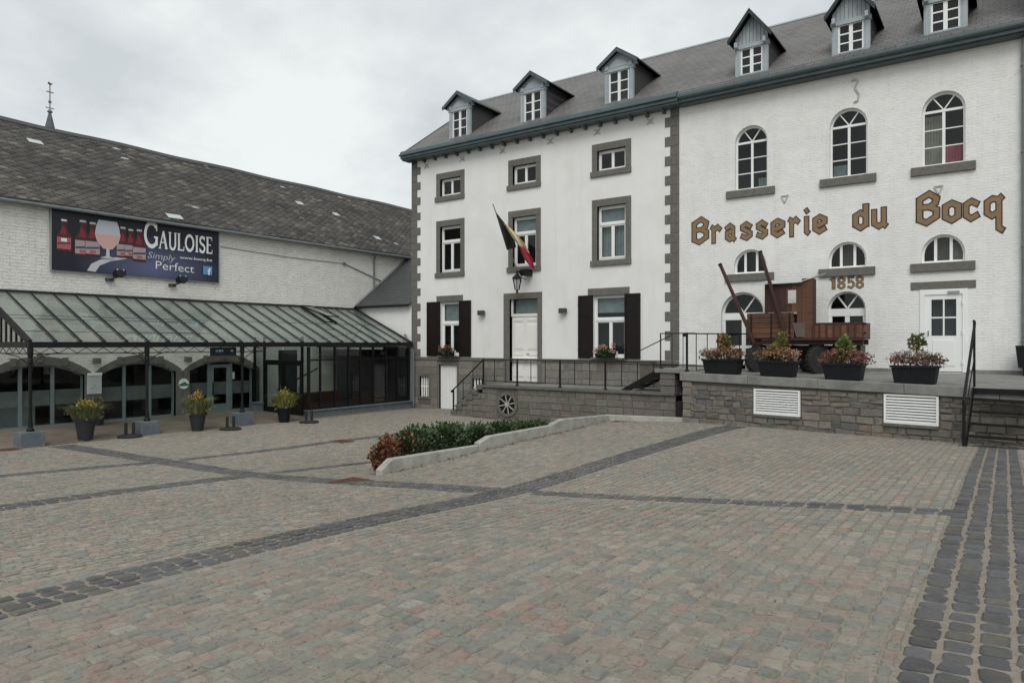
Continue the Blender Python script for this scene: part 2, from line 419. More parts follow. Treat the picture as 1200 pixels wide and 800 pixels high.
def pane(parent, M, pts, d, mat=None, name='pane'):
    m = MB(); a = [M(s, z, d) for s, z in pts]; b = Vector(M(pts[0][0], pts[0][1], d + .006)) - Vector(a[0])
    m.prism(a, b); return m.build(name, mat or M_PANE, parent)
def rect(s0, s1, z0, z1): return [(s0, z0), (s1, z0), (s1, z1), (s0, z1)]
def casement(parent, M, s0, s1, z0, z1, d, cells, fw=.06, mat=None, name='window', mw=.035, pmat=None, dep=.06):
    """frame box plus one bar round every cell; each pane is a sub-part"""
    m = MB()
    m.mbox(M, s0, s1, z0, z0 + fw, d, d + dep); m.mbox(M, s0, s1, z1 - fw, z1, d, d + dep)
    m.mbox(M, s0, s0 + fw, z0 + fw, z1 - fw, d, d + dep); m.mbox(M, s1 - fw, s1, z0 + fw, z1 - fw, d, d + dep)
    w = m.build(name, mat or M_WHITE, parent)
    b = MB()
    for (a, c, e, f, g) in cells:
        b2 = MB()
        x = g
        b2.mbox(M, a, c, e, e + x, d + .008, d + dep - .008); b2.mbox(M, a, c, f - x, f, d + .008, d + dep - .008)
        b2.mbox(M, a, a + x, e + x, f - x, d + .008, d + dep - .008); b2.mbox(M, c - x, c, e + x, f - x, d + .008, d + dep - .008)
        b2.build('sash', mat or M_WHITE, w)
        pane(w, M, rect(a + x, c - x, e + x, f - x), d + dep / 2, pmat)
    return w

def stone_piece(parent, M, s0, s1, z0, z1, mat, col, proud=.02, back=.08, ch=.015, jit=.006, name='stone'):
    j = lambda: R(-jit, jit)
    m = MB(); m.col = col
    B = [(s0, z0), (s1, z0), (s1, z1), (s0, z1)]
    B = [(s + j(), z + j()) for s, z in B]
    sx = (1, -1, -1, 1); sz = (1, 1, -1, -1)
    Fp = [(B[i][0] + sx[i] * ch, B[i][1] + sz[i] * ch) for i in range(4)]
    bk = [M(s, z, back) for s, z in B]; md = [M(s, z, -proud + ch + j()) for s, z in B]; fr = [M(s, z, -proud + j()) for s, z in Fp]
    n = 0; m.v = bk + md + fr
    for k in range(4):
        q = (k + 1) % 4
        m.f.append((k, q, 4 + q, 4 + k)); m.f.append((4 + k, 4 + q, 8 + q, 8 + k)); m.c += [col, col]
    m.f.append((8, 9, 10, 11)); m.c.append(col)
    return m.build(name, mat, parent)
def shade(c, a=.12, hue=.04):
    k = 1 + R(-a, a); return tuple(max(.004, x * k * (1 + R(-hue, hue))) for x in c)

MF = lambda s, z, d: (s, d, z)
# ------------------------------------------------------------------ ground heights
UP = [(-5.8, -13.85, 1.03), (-4.5, -13.8, 1.13), (-2.7, -13.8, 1.29), (-.4, -13.8, 1.48), (-5.8, -20, 1.28), (-5.8, -17.5, 1.22), (-5.8, -16, 1.15),
      (-5.8, -11.6, 1.03), (-5.8, -5, 1.02), (-.5, -17.5, 1.55), (0, -22, 1.55), (-.5, -10, 1.33), (-.5, -4.8, 1.04), (-3.5, -3.8, .98), (-7.2, -3.3, .95),
      (6, -4, 1.15), (6, -14, 1.65), (6, -24, 1.7), (-9.3, -13, .75), (-9.3, -10, .81), (-9.3, -6.6, .87), (-9.3, -4, .92), (-8.5, -13.9, .84), (-11.8, -17.4, .77), (-11.8, -20, .85), (-10, -30, 1.2), (0, -30, 1.6)]
LO = [(-20.8, -14.5, .46), (-20.8, -11.3, .46), (-20.8, -8, .43), (-20.8, -4, .40), (-20.8, 0, .38), (-24.5, -14, .52), (-24.5, -7, .50), (-24.5, -1, .47), (-19, 0, .45), (-17, -2, .48), (-14, -2.2, .42),
      (-10, -3, .42), (-20, -15, .49), (-15.9, -14.3, .55), (-11.8, -13.9, .62), (-8.5, -13.9, .82), (-11.8, -17.4, .77), (-11.8, -10.8, .45), (-15.2, -17, .70), (-15.2, -9, .43), (-15.2, -6, .38),
      (-10, -10, .5), (-10, -6, .42), (-25, -24, .9), (-26, -15, .5), (-11.8, -20, .85), (-10, -30, 1.2), (-20.8, -18, .55)]
def tps_fit(P, lam=.02):
    P = np.array(P, float); X = P[:, :2]; n = len(P)
    r = np.linalg.norm(X[:, None] - X[None], axis=2); K = np.where(r > 0, r * r * np.log(r + 1e-12), 0) + lam * np.eye(n)
    A = np.zeros((n + 3, n + 3)); A[:n, :n] = K; A[:n, n] = 1; A[:n, n + 1:] = X; A[n:, :n] = A[:n, n:].T
    w = np.linalg.solve(A, np.concatenate([P[:, 2], [0, 0, 0]]))
    return X, w
TU, TL = tps_fit(UP), tps_fit(LO)
def tps_ev(T, x, y):
    X, w = T; n = len(X)
    r2 = (x[:, None] - X[None, :, 0]) ** 2 + (y[:, None] - X[None, :, 1]) ** 2
    return (np.where(r2 > 0, .5 * r2 * np.log(r2 + 1e-12), 0) @ w[:n]) + w[n] + w[n + 1] * x + w[n + 2] * y
def gz_arr(x, y):
    x = np.asarray(x, float); y = np.asarray(y, float)
    zu = tps_ev(TU, x, y); zl = tps_ev(TL, x, y)
    sp = np.clip((-13.0 - y) / 3.0, 0, 1)                 # in front of the bed the step fades out
    wd = .12 + sp * 3.0
    ce = -9.42 - sp * 0.8
    t = np.clip((x - (ce - wd / 2)) / wd, 0, 1); t = t * t * (3 - 2 * t)
    return np.clip(zl * (1 - t) + zu * t, .25, 1.9)
def gz(x, y): return float(gz_arr([x], [y])[0])

# ground sheet (one sheet to the horizon; the paved court is its finely divided middle)
def ground():
    xs = np.concatenate([[-600, -200, -80, -45], np.arange(-30, -10.01, .5), np.arange(-9.9, -8.9, .06), np.arange(-8.75, 8.01, .5), [14, 30, 80, 200, 600]])
    ys = np.concatenate([[-600, -200, -80, -45, -34], np.arange(-28, 2.01, .5), [6, 14, 30, 80, 200, 600]])
    X, Y = np.meshgrid(xs, ys); Z = gz_arr(np.clip(X.ravel(), -27, 8), np.clip(Y.ravel(), -29, 0)) - .0095
    nx, ny = len(xs), len(ys)
    V = np.stack([X.ravel(), Y.ravel(), Z], 1)
    i = np.arange(nx - 1)[None, :] + nx * np.arange(ny - 1)[:, None]
    Fc = np.stack([i, i + 1, i + nx + 1, i + nx], -1).reshape(-1, 4)
    me = bpy.data.meshes.new('ground'); me.from_pydata(V.tolist(), [], Fc.tolist())
    me.polygons.foreach_set('use_smooth', [True] * len(me.polygons))
    m, nt, p = newmat('sandy_joint_fill')
    v = objvec(nt, False)
    c = mixc(nt, noise_fac(nt, v, 3.0, .3, .7, 8, .7), (.290, .256, .210), (.215, .188, .154))
    c = mixc(nt, noise_fac(nt, v, 40, .35, .75, 3), c, (.17, .148, .12))
    nt.links.new(c, p.inputs['Base Color']); p.inputs['Roughness'].default_value = .95
    bump(nt, p, noise_fac(nt, v, 60, .2, .8, 4), .5, .006)
    me.materials.append(m)
    o = bpy.data.objects.new('ground', me); COL.objects.link(o); o['kind'] = 'structure'
    return o
GROUND = ground()

# ------------------------------------------------------------------ paving: every stone is geometry
BANDS = []      # (axis, centre, half width, from, to, rows)
BANDS.append(('y', -.12, .325, -21.5, -4.6, 4))        # right band
BANDS.append(('y', -5.8, .30, -21.5, -3.55, 4))       # long band
BANDS.append(('x', -13.85, .17, -5.49, -.45, 2))      # cross band, right
BANDS.append(('x', -13.9, .29, -20.4, -6.11, 3))      # cross band, left
BANDS.append(('y', -11.8, .25, -20.5, -14.24, 3))
BANDS.append(('y', -11.8, .17, -13.56, -9.6, 2))
BANDS.append(('y', -15.2, .20, -20.0, -14.24, 2))
BANDS.append(('y', -15.2, .17, -13.56, -4.5, 2))
COBC = [(.258, .234, .194), (.234, .228, .190), (.198, .212, .184), (.270, .224, .188), (.190, .206, .188), (.256, .220, .184), (.222, .220, .186), (.280, .252, .208)]
def stone_geo(cx, cy, a, b, hz, dark, lod, rng):
    """outline of one stone: rounded irregular top, sides down into the joint"""
    n = 8 if lod < 2 else 4
    if n == 8:
        k = rng.uniform(.12, .36); q = 1 - k
        O = [(-q, -1), (q, -1), (1, -q), (1, q), (q, 1), (-q, 1), (-1, q), (-1, -q)]
    else: O = [(-1, -1), (1, -1), (1, 1), (-1, 1)]
    jj = .14 if n == 8 else .06
    O = [(x * a * (1 + rng.uniform(-jj, jj)), y * b * (1 + rng.uniform(-jj, jj))) for x, y in O]
    return O
def paving():
    rng = random.Random(11)
    cells = []
    def vis(x, y):
        dx, dy = x, y + DCAM; f = -SY * dx + CY * dy; r = CY * dx + SY * dy
        return f > 1.6 and abs(r) < f * .95 + 2.0
    def in_band(x, y, pad):
        for ax, c, hw, f, t, n in BANDS:
            p, q = (x, y) if ax == 'y' else (y, x)
            if abs(p - c) < hw + pad and f - .05 < q < t + .05: return True
        return False
    def allowed(x, y):
        if not vis(x, y) or y > -.1 or x > 6.5 or x < -20.55: return False
        if y > -3.12 - .132 * (min(x, 1.3) + 7.5) - .02 and x > -7.6: return False       # terrace
        if x > -17 and y > -2.05: return False                          # landing
        if -10.55 < x < -9.22 and y > -13.15: return False              # hedge bed
        if x > -10.6 and x < -7.2 and y > -3.75: return False
        return True
    # field courses run away from the camera (along y)
    x = -20.6
    while x < 6.6:
        w = rng.uniform(.105, .138); y = -20.6 + rng.uniform(0, .2)
        while y < 0:
            l = rng.choice((.10, .115, .13, .145, .17)) * rng.uniform(.9, 1.1)
            cx, cy = x + w / 2, y + l / 2
            if allowed(cx, cy):
                x0, x1, y0, y1 = x, x + w, y, y + l
                for ax, c, hw, f, t, n in BANDS:                # cut the stone where it meets a band
                    if ax == 'y' and f - .02 < cy < t + .02 and x1 > c - hw and x0 < c + hw:
                        if c - hw - x0 > x1 - c - hw: x1 = c - hw
                        else: x0 = c + hw
                    if ax == 'x' and f - .02 < cx < t + .02 and y1 > c - hw and y0 < c + hw:
                        if c - hw - y0 > y1 - c - hw: y1 = c - hw
                        else: y0 = c + hw
                if x1 - x0 > .045 and y1 - y0 > .045: cells.append(((x0 + x1) / 2, (y0 + y1) / 2, (x1 - x0) / 2 - .005, (y1 - y0) / 2 - .005, 0))
            y += l
        x += w
    for ax, c, hw, f, t, n in BANDS:
        wd = 2 * hw / n
        for r in range(n):
            p = c - hw + wd * (r + .5); q = f + rng.uniform(0, .1)
            while q < t:
                l = rng.uniform(.135, .20) if n == 4 else rng.uniform(.15, .24)
                cx, cy = (p, q + l / 2) if ax == 'y' else (q + l / 2, p)
                if allowed(cx, cy):
                    a, b = wd / 2 - .013, l / 2 - .011
                    if ax == 'x': a, b = b, a
                    cells.append((cx + rng.uniform(-.006, .006), cy, a, b, 1))
                q += l
    cells = np.array(cells)
    z = gz_arr(cells[:, 0], cells[:, 1]); e = .05
    gx = (gz_arr(cells[:, 0] + e, cells[:, 1]) - gz_arr(cells[:, 0] - e, cells[:, 1])) / (2 * e)
    gy = (gz_arr(cells[:, 0], cells[:, 1] + e) - gz_arr(cells[:, 0], cells[:, 1] - e)) / (2 * e)
    gx = np.clip(gx, -.15, .15); gy = np.clip(gy, -.15, .15)
    dist = np.hypot(cells[:, 0], cells[:, 1] + DCAM)
    order = np.argsort(dist)
    cnt = {0: 0, 1: 0}
    join = {0: MB(), 1: MB()}
    for i in order:
        cx, cy, a, b, k = cells[i]; k = int(k); d = dist[i]
        fw = -SY * cx + CY * (cy + DCAM); rt = CY * cx + SY * (cy + DCAM)
        infr = fw > 0 and abs(rt / fw) < .735 and (ZC - z[i]) / fw < .485
        own = infr and cnt[k] < 300
        lod = 0 if d < 7 else 1 if d < 13 else 2
        O = stone_geo(cx, cy, a, b, z[i], k, lod, rng); n = len(O)
        tx, ty = gx[i] + rng.uniform(-.03, .03), gy[i] + rng.uniform(-.03, .03); hz = z[i] + (rng.uniform(-.005, .004) if k == 0 else rng.uniform(-.002, .007))
        if k: 
            g = rng.uniform(.055, .115); col = (g * rng.uniform(.92, 1.0), g * rng.uniform(1.0, 1.05), g * rng.uniform(1.02, 1.18))
            if rng.random() < .12: col = (g * 1.25, g * 1.22, g * 1.05)
        else:
            u = rng.random(); base = COBC[rng.randrange(len(COBC))]; q = rng.uniform(.92, 1.22)
            nz = noise.noise((cx * .35, cy * .35, 3.1)); q *= 1 + .16 * nz
            col = tuple(x * q for x in base)
            if u < .006: col = (.34, .33, .29)
            elif u < .009: col = (.29, .215, .15)
            elif u < .06: col = (.275 * q, .198 * q, .165 * q)
            elif u < .085: col = (.165 * q, .170 * q, .155 * q)
        m = MB() if own else join[k]; m.col = col
        base = len(m.v)
        ins = .80 if lod == 0 else .86
        ox = (cx, cy, z[i]) if own else None
        for sx, sy in O: m.v.append((cx + sx, cy + sy, z[i] - .03 + gx[i] * sx + gy[i] * sy))
        if lod == 0:
            for sx, sy in O: m.v.append((cx + sx * .97, cy + sy * .97, hz - .010 + tx * sx + ty * sy))
        for sx, sy in O: m.v.append((cx + sx * ins, cy + sy * ins, hz + tx * sx + ty * sy + (rng.uniform(-.002, .002) if lod == 0 else 0)))
        rings = 3 if lod == 0 else 2
        for r in range(rings - 1):
            for q in range(n):
                q2 = (q + 1) % n
                m.f.append((base + r * n + q, base + r * n + q2, base + (r + 1) * n + q2, base + (r + 1) * n + q)); m.c.append(col)
        m.f.append(tuple(base + (rings - 1) * n + q for q in range(n))); m.c.append(col)
        if own:
            cnt[k] += 1
            m.build(('cobblestone', 'sett')[k], (M_COB, M_SETT)[k], GROUND, org=ox, fixn=False)
    for k in (0, 1):
        o = join[k].build(('cobblestone_field', 'sett_bands')[k], (M_COB, M_SETT)[k], GROUND, fixn=False); o['kind'] = 'stuff'
    print('paving stones', len(cells), cnt)
paving()

# ------------------------------------------------------------------ the white house
def zroof(y): return 11.3 + .7 * (y + .4)
HX0, HX1 = -20.88, -8.8
house = thing('house', (-14.8, 0, .45), 'tall white rendered house with grey quoins and dark shutters', 'house')
W3 = [(-19.27, -18.17), (-15.55, -14.47), (-11.86, -10.75)]
ops = []
for a, b in W3: ops += [(a, b, 9.27, 10.00, 0), (a, b, 6.10, 8.02, 0)]
ops += [(-19.25, -18.2, 2.66, 4.88, 0), (-12.02, -10.76, 2.66, 4.86, 0), (-15.70, -14.40, 1.70, 4.86, 0)]
ops += [(-20.42, -19.90, .90, 1.76, 0), (-19.32, -18.36, .30, 2.27, 0), (-17.55, -16.95, .95, 1.75, 0)]
m = MB(); wall_open(m, MF, HX0, HX1, 2.58, 11.3, [(a, b, max(c, 2.58), d, e) for a, b, c, d, e in ops if d > 2.6], .30)
m.poly([(HX0, 0, 2.58), (HX0, 0, 11.3), (HX0, 5, 15.0), (HX0, 10, 11.3), (HX0, 10, .2), (HX0, .001, .2)])
m.build('wall', M_RENDER, house)
m = MB(); wall_open(m, MF, HX0, HX1, .2, 2.46, [(a, b, c, min(d, 2.46), e) for a, b, c, d, e in ops if c < 2.4], .34)
m.build('basement_wall', M_MORTAR, house)
# string course between render and basement stone (stops at the door)
for a, b in ((HX0, -15.98), (-14.2, HX1)):
    part('string_course', house, M_STONE, lambda m: m.box(a, b, -.05, .1, 2.455, 2.585), bev=.008)
m = MB(); m.box(HX0 + .35, HX1, 1.0, 1.05, .3, 11.2); m.build('dark_backing', M_DARK, house)  # one dark sheet, room shade painted in behind all the windows
# coursed blocks of the basement
rows = [.22, .56, .90, 1.22, 1.54, 1.86, 2.16, 2.45]
def clip_spans(a, b, z0, z1, holes):
    sp = [(a, b)]
    for h in holes:
        if h[2] < z1 - .02 and h[3] > z0 + .02:
            n = []
            for p, q in sp:
                if h[1] <= p or h[0] >= q: n.append((p, q)); continue
                if h[0] > p: n.append((p, h[0]))
                if h[1] < q: n.append((h[1], q))
            sp = n
    return sp
holes = [(a - .10, b + .10, c - .10, d + .10) for a, b, c, d, e in ops if c < 2.4]
for z0, z1 in zip(rows, rows[1:]):
    for p, q in clip_spans(HX0, HX1 - 1.4, z0, z1, holes):
        if z1 < 1.6 and p > -15.5: continue                       # hidden behind the landing
        x = p
        while x < q - .02:
            w = R(.45, .85)
            if q - x - w < .25: w = q - x
            stone_piece(house, MF, x + .004, x + w - .004, z0 + .004, z1 - .004, M_STONEA, shade((.185, .175, .155), .16), .018, .05, .010, .004, 'stone_block')
            x += w
for a, b, c, d, e in ops:
    if c < 2.4 and d < 2.4:
        def fr(m):
            m.box(a - .10, a, -.03, .12, c, d); m.box(b, b + .10, -.03, .12, c, d)
            m.box(a - .10, b + .10, -.03, .12, d, d + .10)
            if c > .5: m.box(a - .10, b + .10, -.035, .12, c - .09, c)
        part('opening_surround', house, M_STONE, fr, bev=.006)
# barred cellar vents
for a, b, c, d in ((-20.42, -19.90, .90, 1.76), (-17.55, -16.95, .95, 1.75)):
    v = part('cellar_vent', house, M_DARK, lambda m: m.box(a, b, .28, .32, c, d))
    n = 4
    for i in range(n):
        x = a + (b - a) * (i + .5) / n
        part('bar', v, M_WHITE, lambda m: m.box(x - .035, x + .035, .06, .10, c, d))
    part('bar', v, M_WHITE, lambda m: m.box(a, b, .065, .095, (c + d) / 2 - .03, (c + d) / 2 + .03))
cd_ = part('basement_door', house, M_WHITE, lambda m: m.box(-19.32, -18.36, .10, .15, .42, 2.27))
for i in range(6):
    x = -19.32 + .96 * i / 6
    part('plank', cd_, M_WHITE, lambda m: m.box(x + .006, x + .154, .082, .10, .44, 2.25))
# quoins
for side in (0, 1):
    z = 2.6; i = 0
    while z < 10.75:
        w = .50 if i % 2 == 0 else .31
        h = .324
        if side == 0: m = MB(); m.box(HX0 - .015, HX0 + w, -.022, .48 if i % 2 else .3, z + .003, z + h - .003)
        else: m = MB(); m.box(HX1 - w, HX1, -.022, .05, z + .003, z + h - .003)
        m.build('quoin', M_STONE, house, bev=.006); z += h; i += 1
# stone surrounds and windows
def surround(a, b, z0, z1, jw=.21, top=.25, sill=.2):
    s = MB()
    s.box(a - jw, a, -.025, .20, z0, z1); s.box(b, b + jw, -.025, .20, z0, z1)
    s.box(a - jw, b + jw, -.028, .20, z1, z1 + top)
    o = s.build('window_surround', M_STONE, house, bev=.006)
    part('sill', o, M_STONE, lambda m: m.box(a - jw - .05, b + jw + .01, -.075, .20, z0 - sill, z0), bev=.008)
    return o
for i, (a, b) in enumerate(W3):
    surround(a, b, 9.27, 10.00); surround(a, b, 6.10, 8.02)
    mid = (a + b) / 2
    casement(house, MF, a, b, 9.27, 10.00, .12, [(a + .05, mid, 9.32, 9.95, .05), (mid, b - .05, 9.32, 9.95, .05)], .05)
    w = casement(house, MF, a, b, 6.10, 8.02, .12, [(a + .05, mid, 6.17, 7.36, .06), (mid, b - .05, 6.17, 7.36, .06), (a + .05, b - .05, 7.42, 7.96, .045)], .055)
    part('transom', w, M_WHITE, lambda m: m.box(a + .05, b - .05, .10, .17, 7.35, 7.44))
    if i > 0:
        part('blind', w, M_CURT, lambda m: m.box(a + .05, b - .05, .24, .25, 7.40, 7.97))
    if i == 2:
        for x0, x1 in ((a + .08, mid - .03), (mid + .03, b - .08)):
            part('curtain', w, M_CURT, lambda m: [m.box(x0 + (x1 - x0) * k / 7, x0 + (x1 - x0) * (k + .9) / 7, .30 + .02 * (k % 2), .32 + .02 * (k % 2), 6.15, 7.4) for k in range(7)])
def shutter(x0, x1, z0, z1):
    o = part('shutter', house, M_SHUT, lambda m: (m.box(x0, x0 + .07, -.065, -.025, z0, z1), m.box(x1 - .07, x1, -.065, -.025, z0, z1),
        *[m.box(x0 + .07, x1 - .07, -.065, -.025, z, z + .09) for z in (z0, z0 + (z1 - z0) * .33, z0 + (z1 - z0) * .66, z1 - .09)]))
    part('panel', o, M_SHUT, lambda m: m.box(x0 + .06, x1 - .06, -.052, -.03, z0 + .05, z1 - .05))
    part('hinge', o, M_BLACK, lambda m: [m.box(x0 - .01, x0 + .10, -.072, -.062, z, z + .035) for z in (z0 + .3, z1 - .35)])
for a, b, s0, s1, s2, s3, top in ((-19.25, -18.2, -19.98, -19.24, -18.21, -17.6, 4.88), (-12.02, -10.76, -12.62, -12.01, -10.77, -10.18, 4.86)):
    part('lintel', house, M_STONE, lambda m: m.box(a - .22, b + .16, -.022, .2, top, top + .26), bev=.006)
    mid = (a + b) / 2
    w = casement(house, MF, a, b, 2.66, top, .12, [(a + .05, mid, 2.72, 3.96, .06), (mid, b - .05, 2.72, 3.96, .06), (a + .05, b - .05, 4.04, top - .05, .045)], .055)
    part('transom', w, M_WHITE, lambda m: m.box(a + .05, b - .05, .10, .17, 3.95, 4.05))
    part('blind', w, M_CURT, lambda m: m.box(a + .06, b - .06, .24, .25, 4.25 if a > -15 else 4.06, top - .03))
    part('sill', w, M_STONE, lambda m: m.box(a - .05, b + .05, -.14, .2, 2.588, 2.655))
    shutter(s0, s1, 2.62, top + .02); shutter(s2, s3, 2.62, top + .02)
# front door
ds = part('door_surround', house, M_STONE, lambda m: (m.box(-15.98, -15.70, -.03, .22, 1.66, 4.86), m.box(-14.40, -14.2, -.03, .22, 1.66, 4.86), m.box(-15.98, -14.2, -.032, .22, 4.86, 5.1)), bev=.006)
dr = part('front_door', house, M_WDOOR, lambda m: (m.box(-15.68, -14.42, .14, .19, 1.70, 4.22), m.box(-15.70, -14.40, .10, .17, 4.20, 4.30),
      m.box(-15.70, -15.62, .10, .17, 4.30, 4.86), m.box(-14.48, -14.40, .10, .17, 4.30, 4.86), m.box(-15.09, -15.01, .12, .15, 1.72, 4.2)))
for x0, x1 in ((-15.60, -15.12), (-14.98, -14.50)):
    for z0, z1 in ((1.85, 2.55), (2.68, 2.78), (2.92, 3.9), (4.0, 4.12)):
        part('door_panel', dr, M_WDOOR, lambda m: (m.box(x0, x1, .122, .14, z0, z1), m.box(x0 + .05, x1 - .05, .112, .125, z0 + .04, z1 - .04)), bev=.006)
part('handle', dr, M_STEEL, lambda m: m.tube((-14.98, .10, 2.75), (-14.86, .10, 2.75), .012))
pane(dr, MF, rect(-15.62, -14.48, 4.30, 4.84), .135)
part('fanlight_curtain', dr, M_CURT, lambda m: m.box(-15.6, -14.5, .28, .29, 4.3, 4.84))
# cast iron wall anchors under the eaves
for x in (-20.03, -18.07, -16.04, -13.84, -11.86, -9.83):
    z = 10.69
    part('wall_anchor', house, M_ANCH, lambda m: (m.lathe((x, -.02, z), [(.07, 0), (.05, .03), (.02, .05)], 10, (0, -1, 0)),
         *[m.bar((x, -.02, z), (x + .17 * math.cos(t), -.02, z + .14 * math.sin(t)), .03, .03, (0, 1, 0)) for t in (.8, 2.34, 3.93, 5.5)]))
# cornice with brackets
part('cornice', house, M_ZINC, lambda m: (m.box(HX0 - .22, HX1 + .12, -.50, .0, 11.02, 11.14), m.box(HX0 - .27, HX1 + .12, -.56, -.02, 11.14, 11.20), m.box(HX0 - .17, HX1 + .12, -.45, .0, 10.95, 11.02),
     m.hexa([(HX0 - .25, -.53, 11.2), (HX1 + .1, -.53, 11.2), (HX1 + .1, -.30, 11.2), (HX0 - .25, -.30, 11.2), (HX0 - .25, -.47, 11.33), (HX1 + .1, -.47, 11.33), (HX1 + .1, -.34, 11.40), (HX0 - .25, -.34, 11.40)])), bev=.01)
x = HX0 + .12
while x < HX1:
    part('bracket', house, M_ZINC, lambda m: m.hexa([(x, -.14, 10.86), (x + .10, -.14, 10.86), (x + .10, -.002, 10.83), (x, -.002, 10.83), (x, -.36, 10.95), (x + .10, -.36, 10.95), (x + .10, -.002, 10.95), (x, -.002, 10.95)]))
    x += .6
def roof_part(par, x0, x1, name='roof'):
    m = MB(); y0 = -.44; yr = 5.0
    m.hexa([(x0, y0, zroof(y0) - .1), (x1, y0, zroof(y0) - .1), (x1, yr, zroof(yr) - .1), (x0, yr, zroof(yr) - .1), (x0, y0, zroof(y0)), (x1, y0, zroof(y0)), (x1, yr, zroof(yr)), (x0, yr, zroof(yr))])
    yb = 10.44
    m.hexa([(x0, yr, zroof(yr) - .1), (x1, yr, zroof(yr) - .1), (x1, yb, zroof(y0) - .1), (x0, yb, zroof(y0) - .1), (x0, yr, zroof(yr)), (x1, yr, zroof(yr)), (x1, yb, zroof(y0)), (x0, yb, zroof(y0))])
    o = m.build(name, M_SLATE, par)
    part('ridge_cap', o, M_ZINC_LT, lambda m: m.prism([(x0, yr - .16, zroof(yr - .16) + .02), (x0, yr, zroof(yr) + .035), (x0, yr + .16, zroof(yr - .16) + .02), (x0, yr, zroof(yr) - .03)], (x1 - x0, 0, 0)))
    return o
hr = roof_part(house, HX0 - .12, HX1)
part('verge', hr, M_ZINC, lambda m: m.prism([(HX0 - .17, -.46, zroof(-.46) - .12), (HX0 - .17, -.46, zroof(-.46) + .03), (HX0 - .17, 5, zroof(5) + .04), (HX0 - .17, 5, zroof(5) - .12)], (.06, 0, 0)))

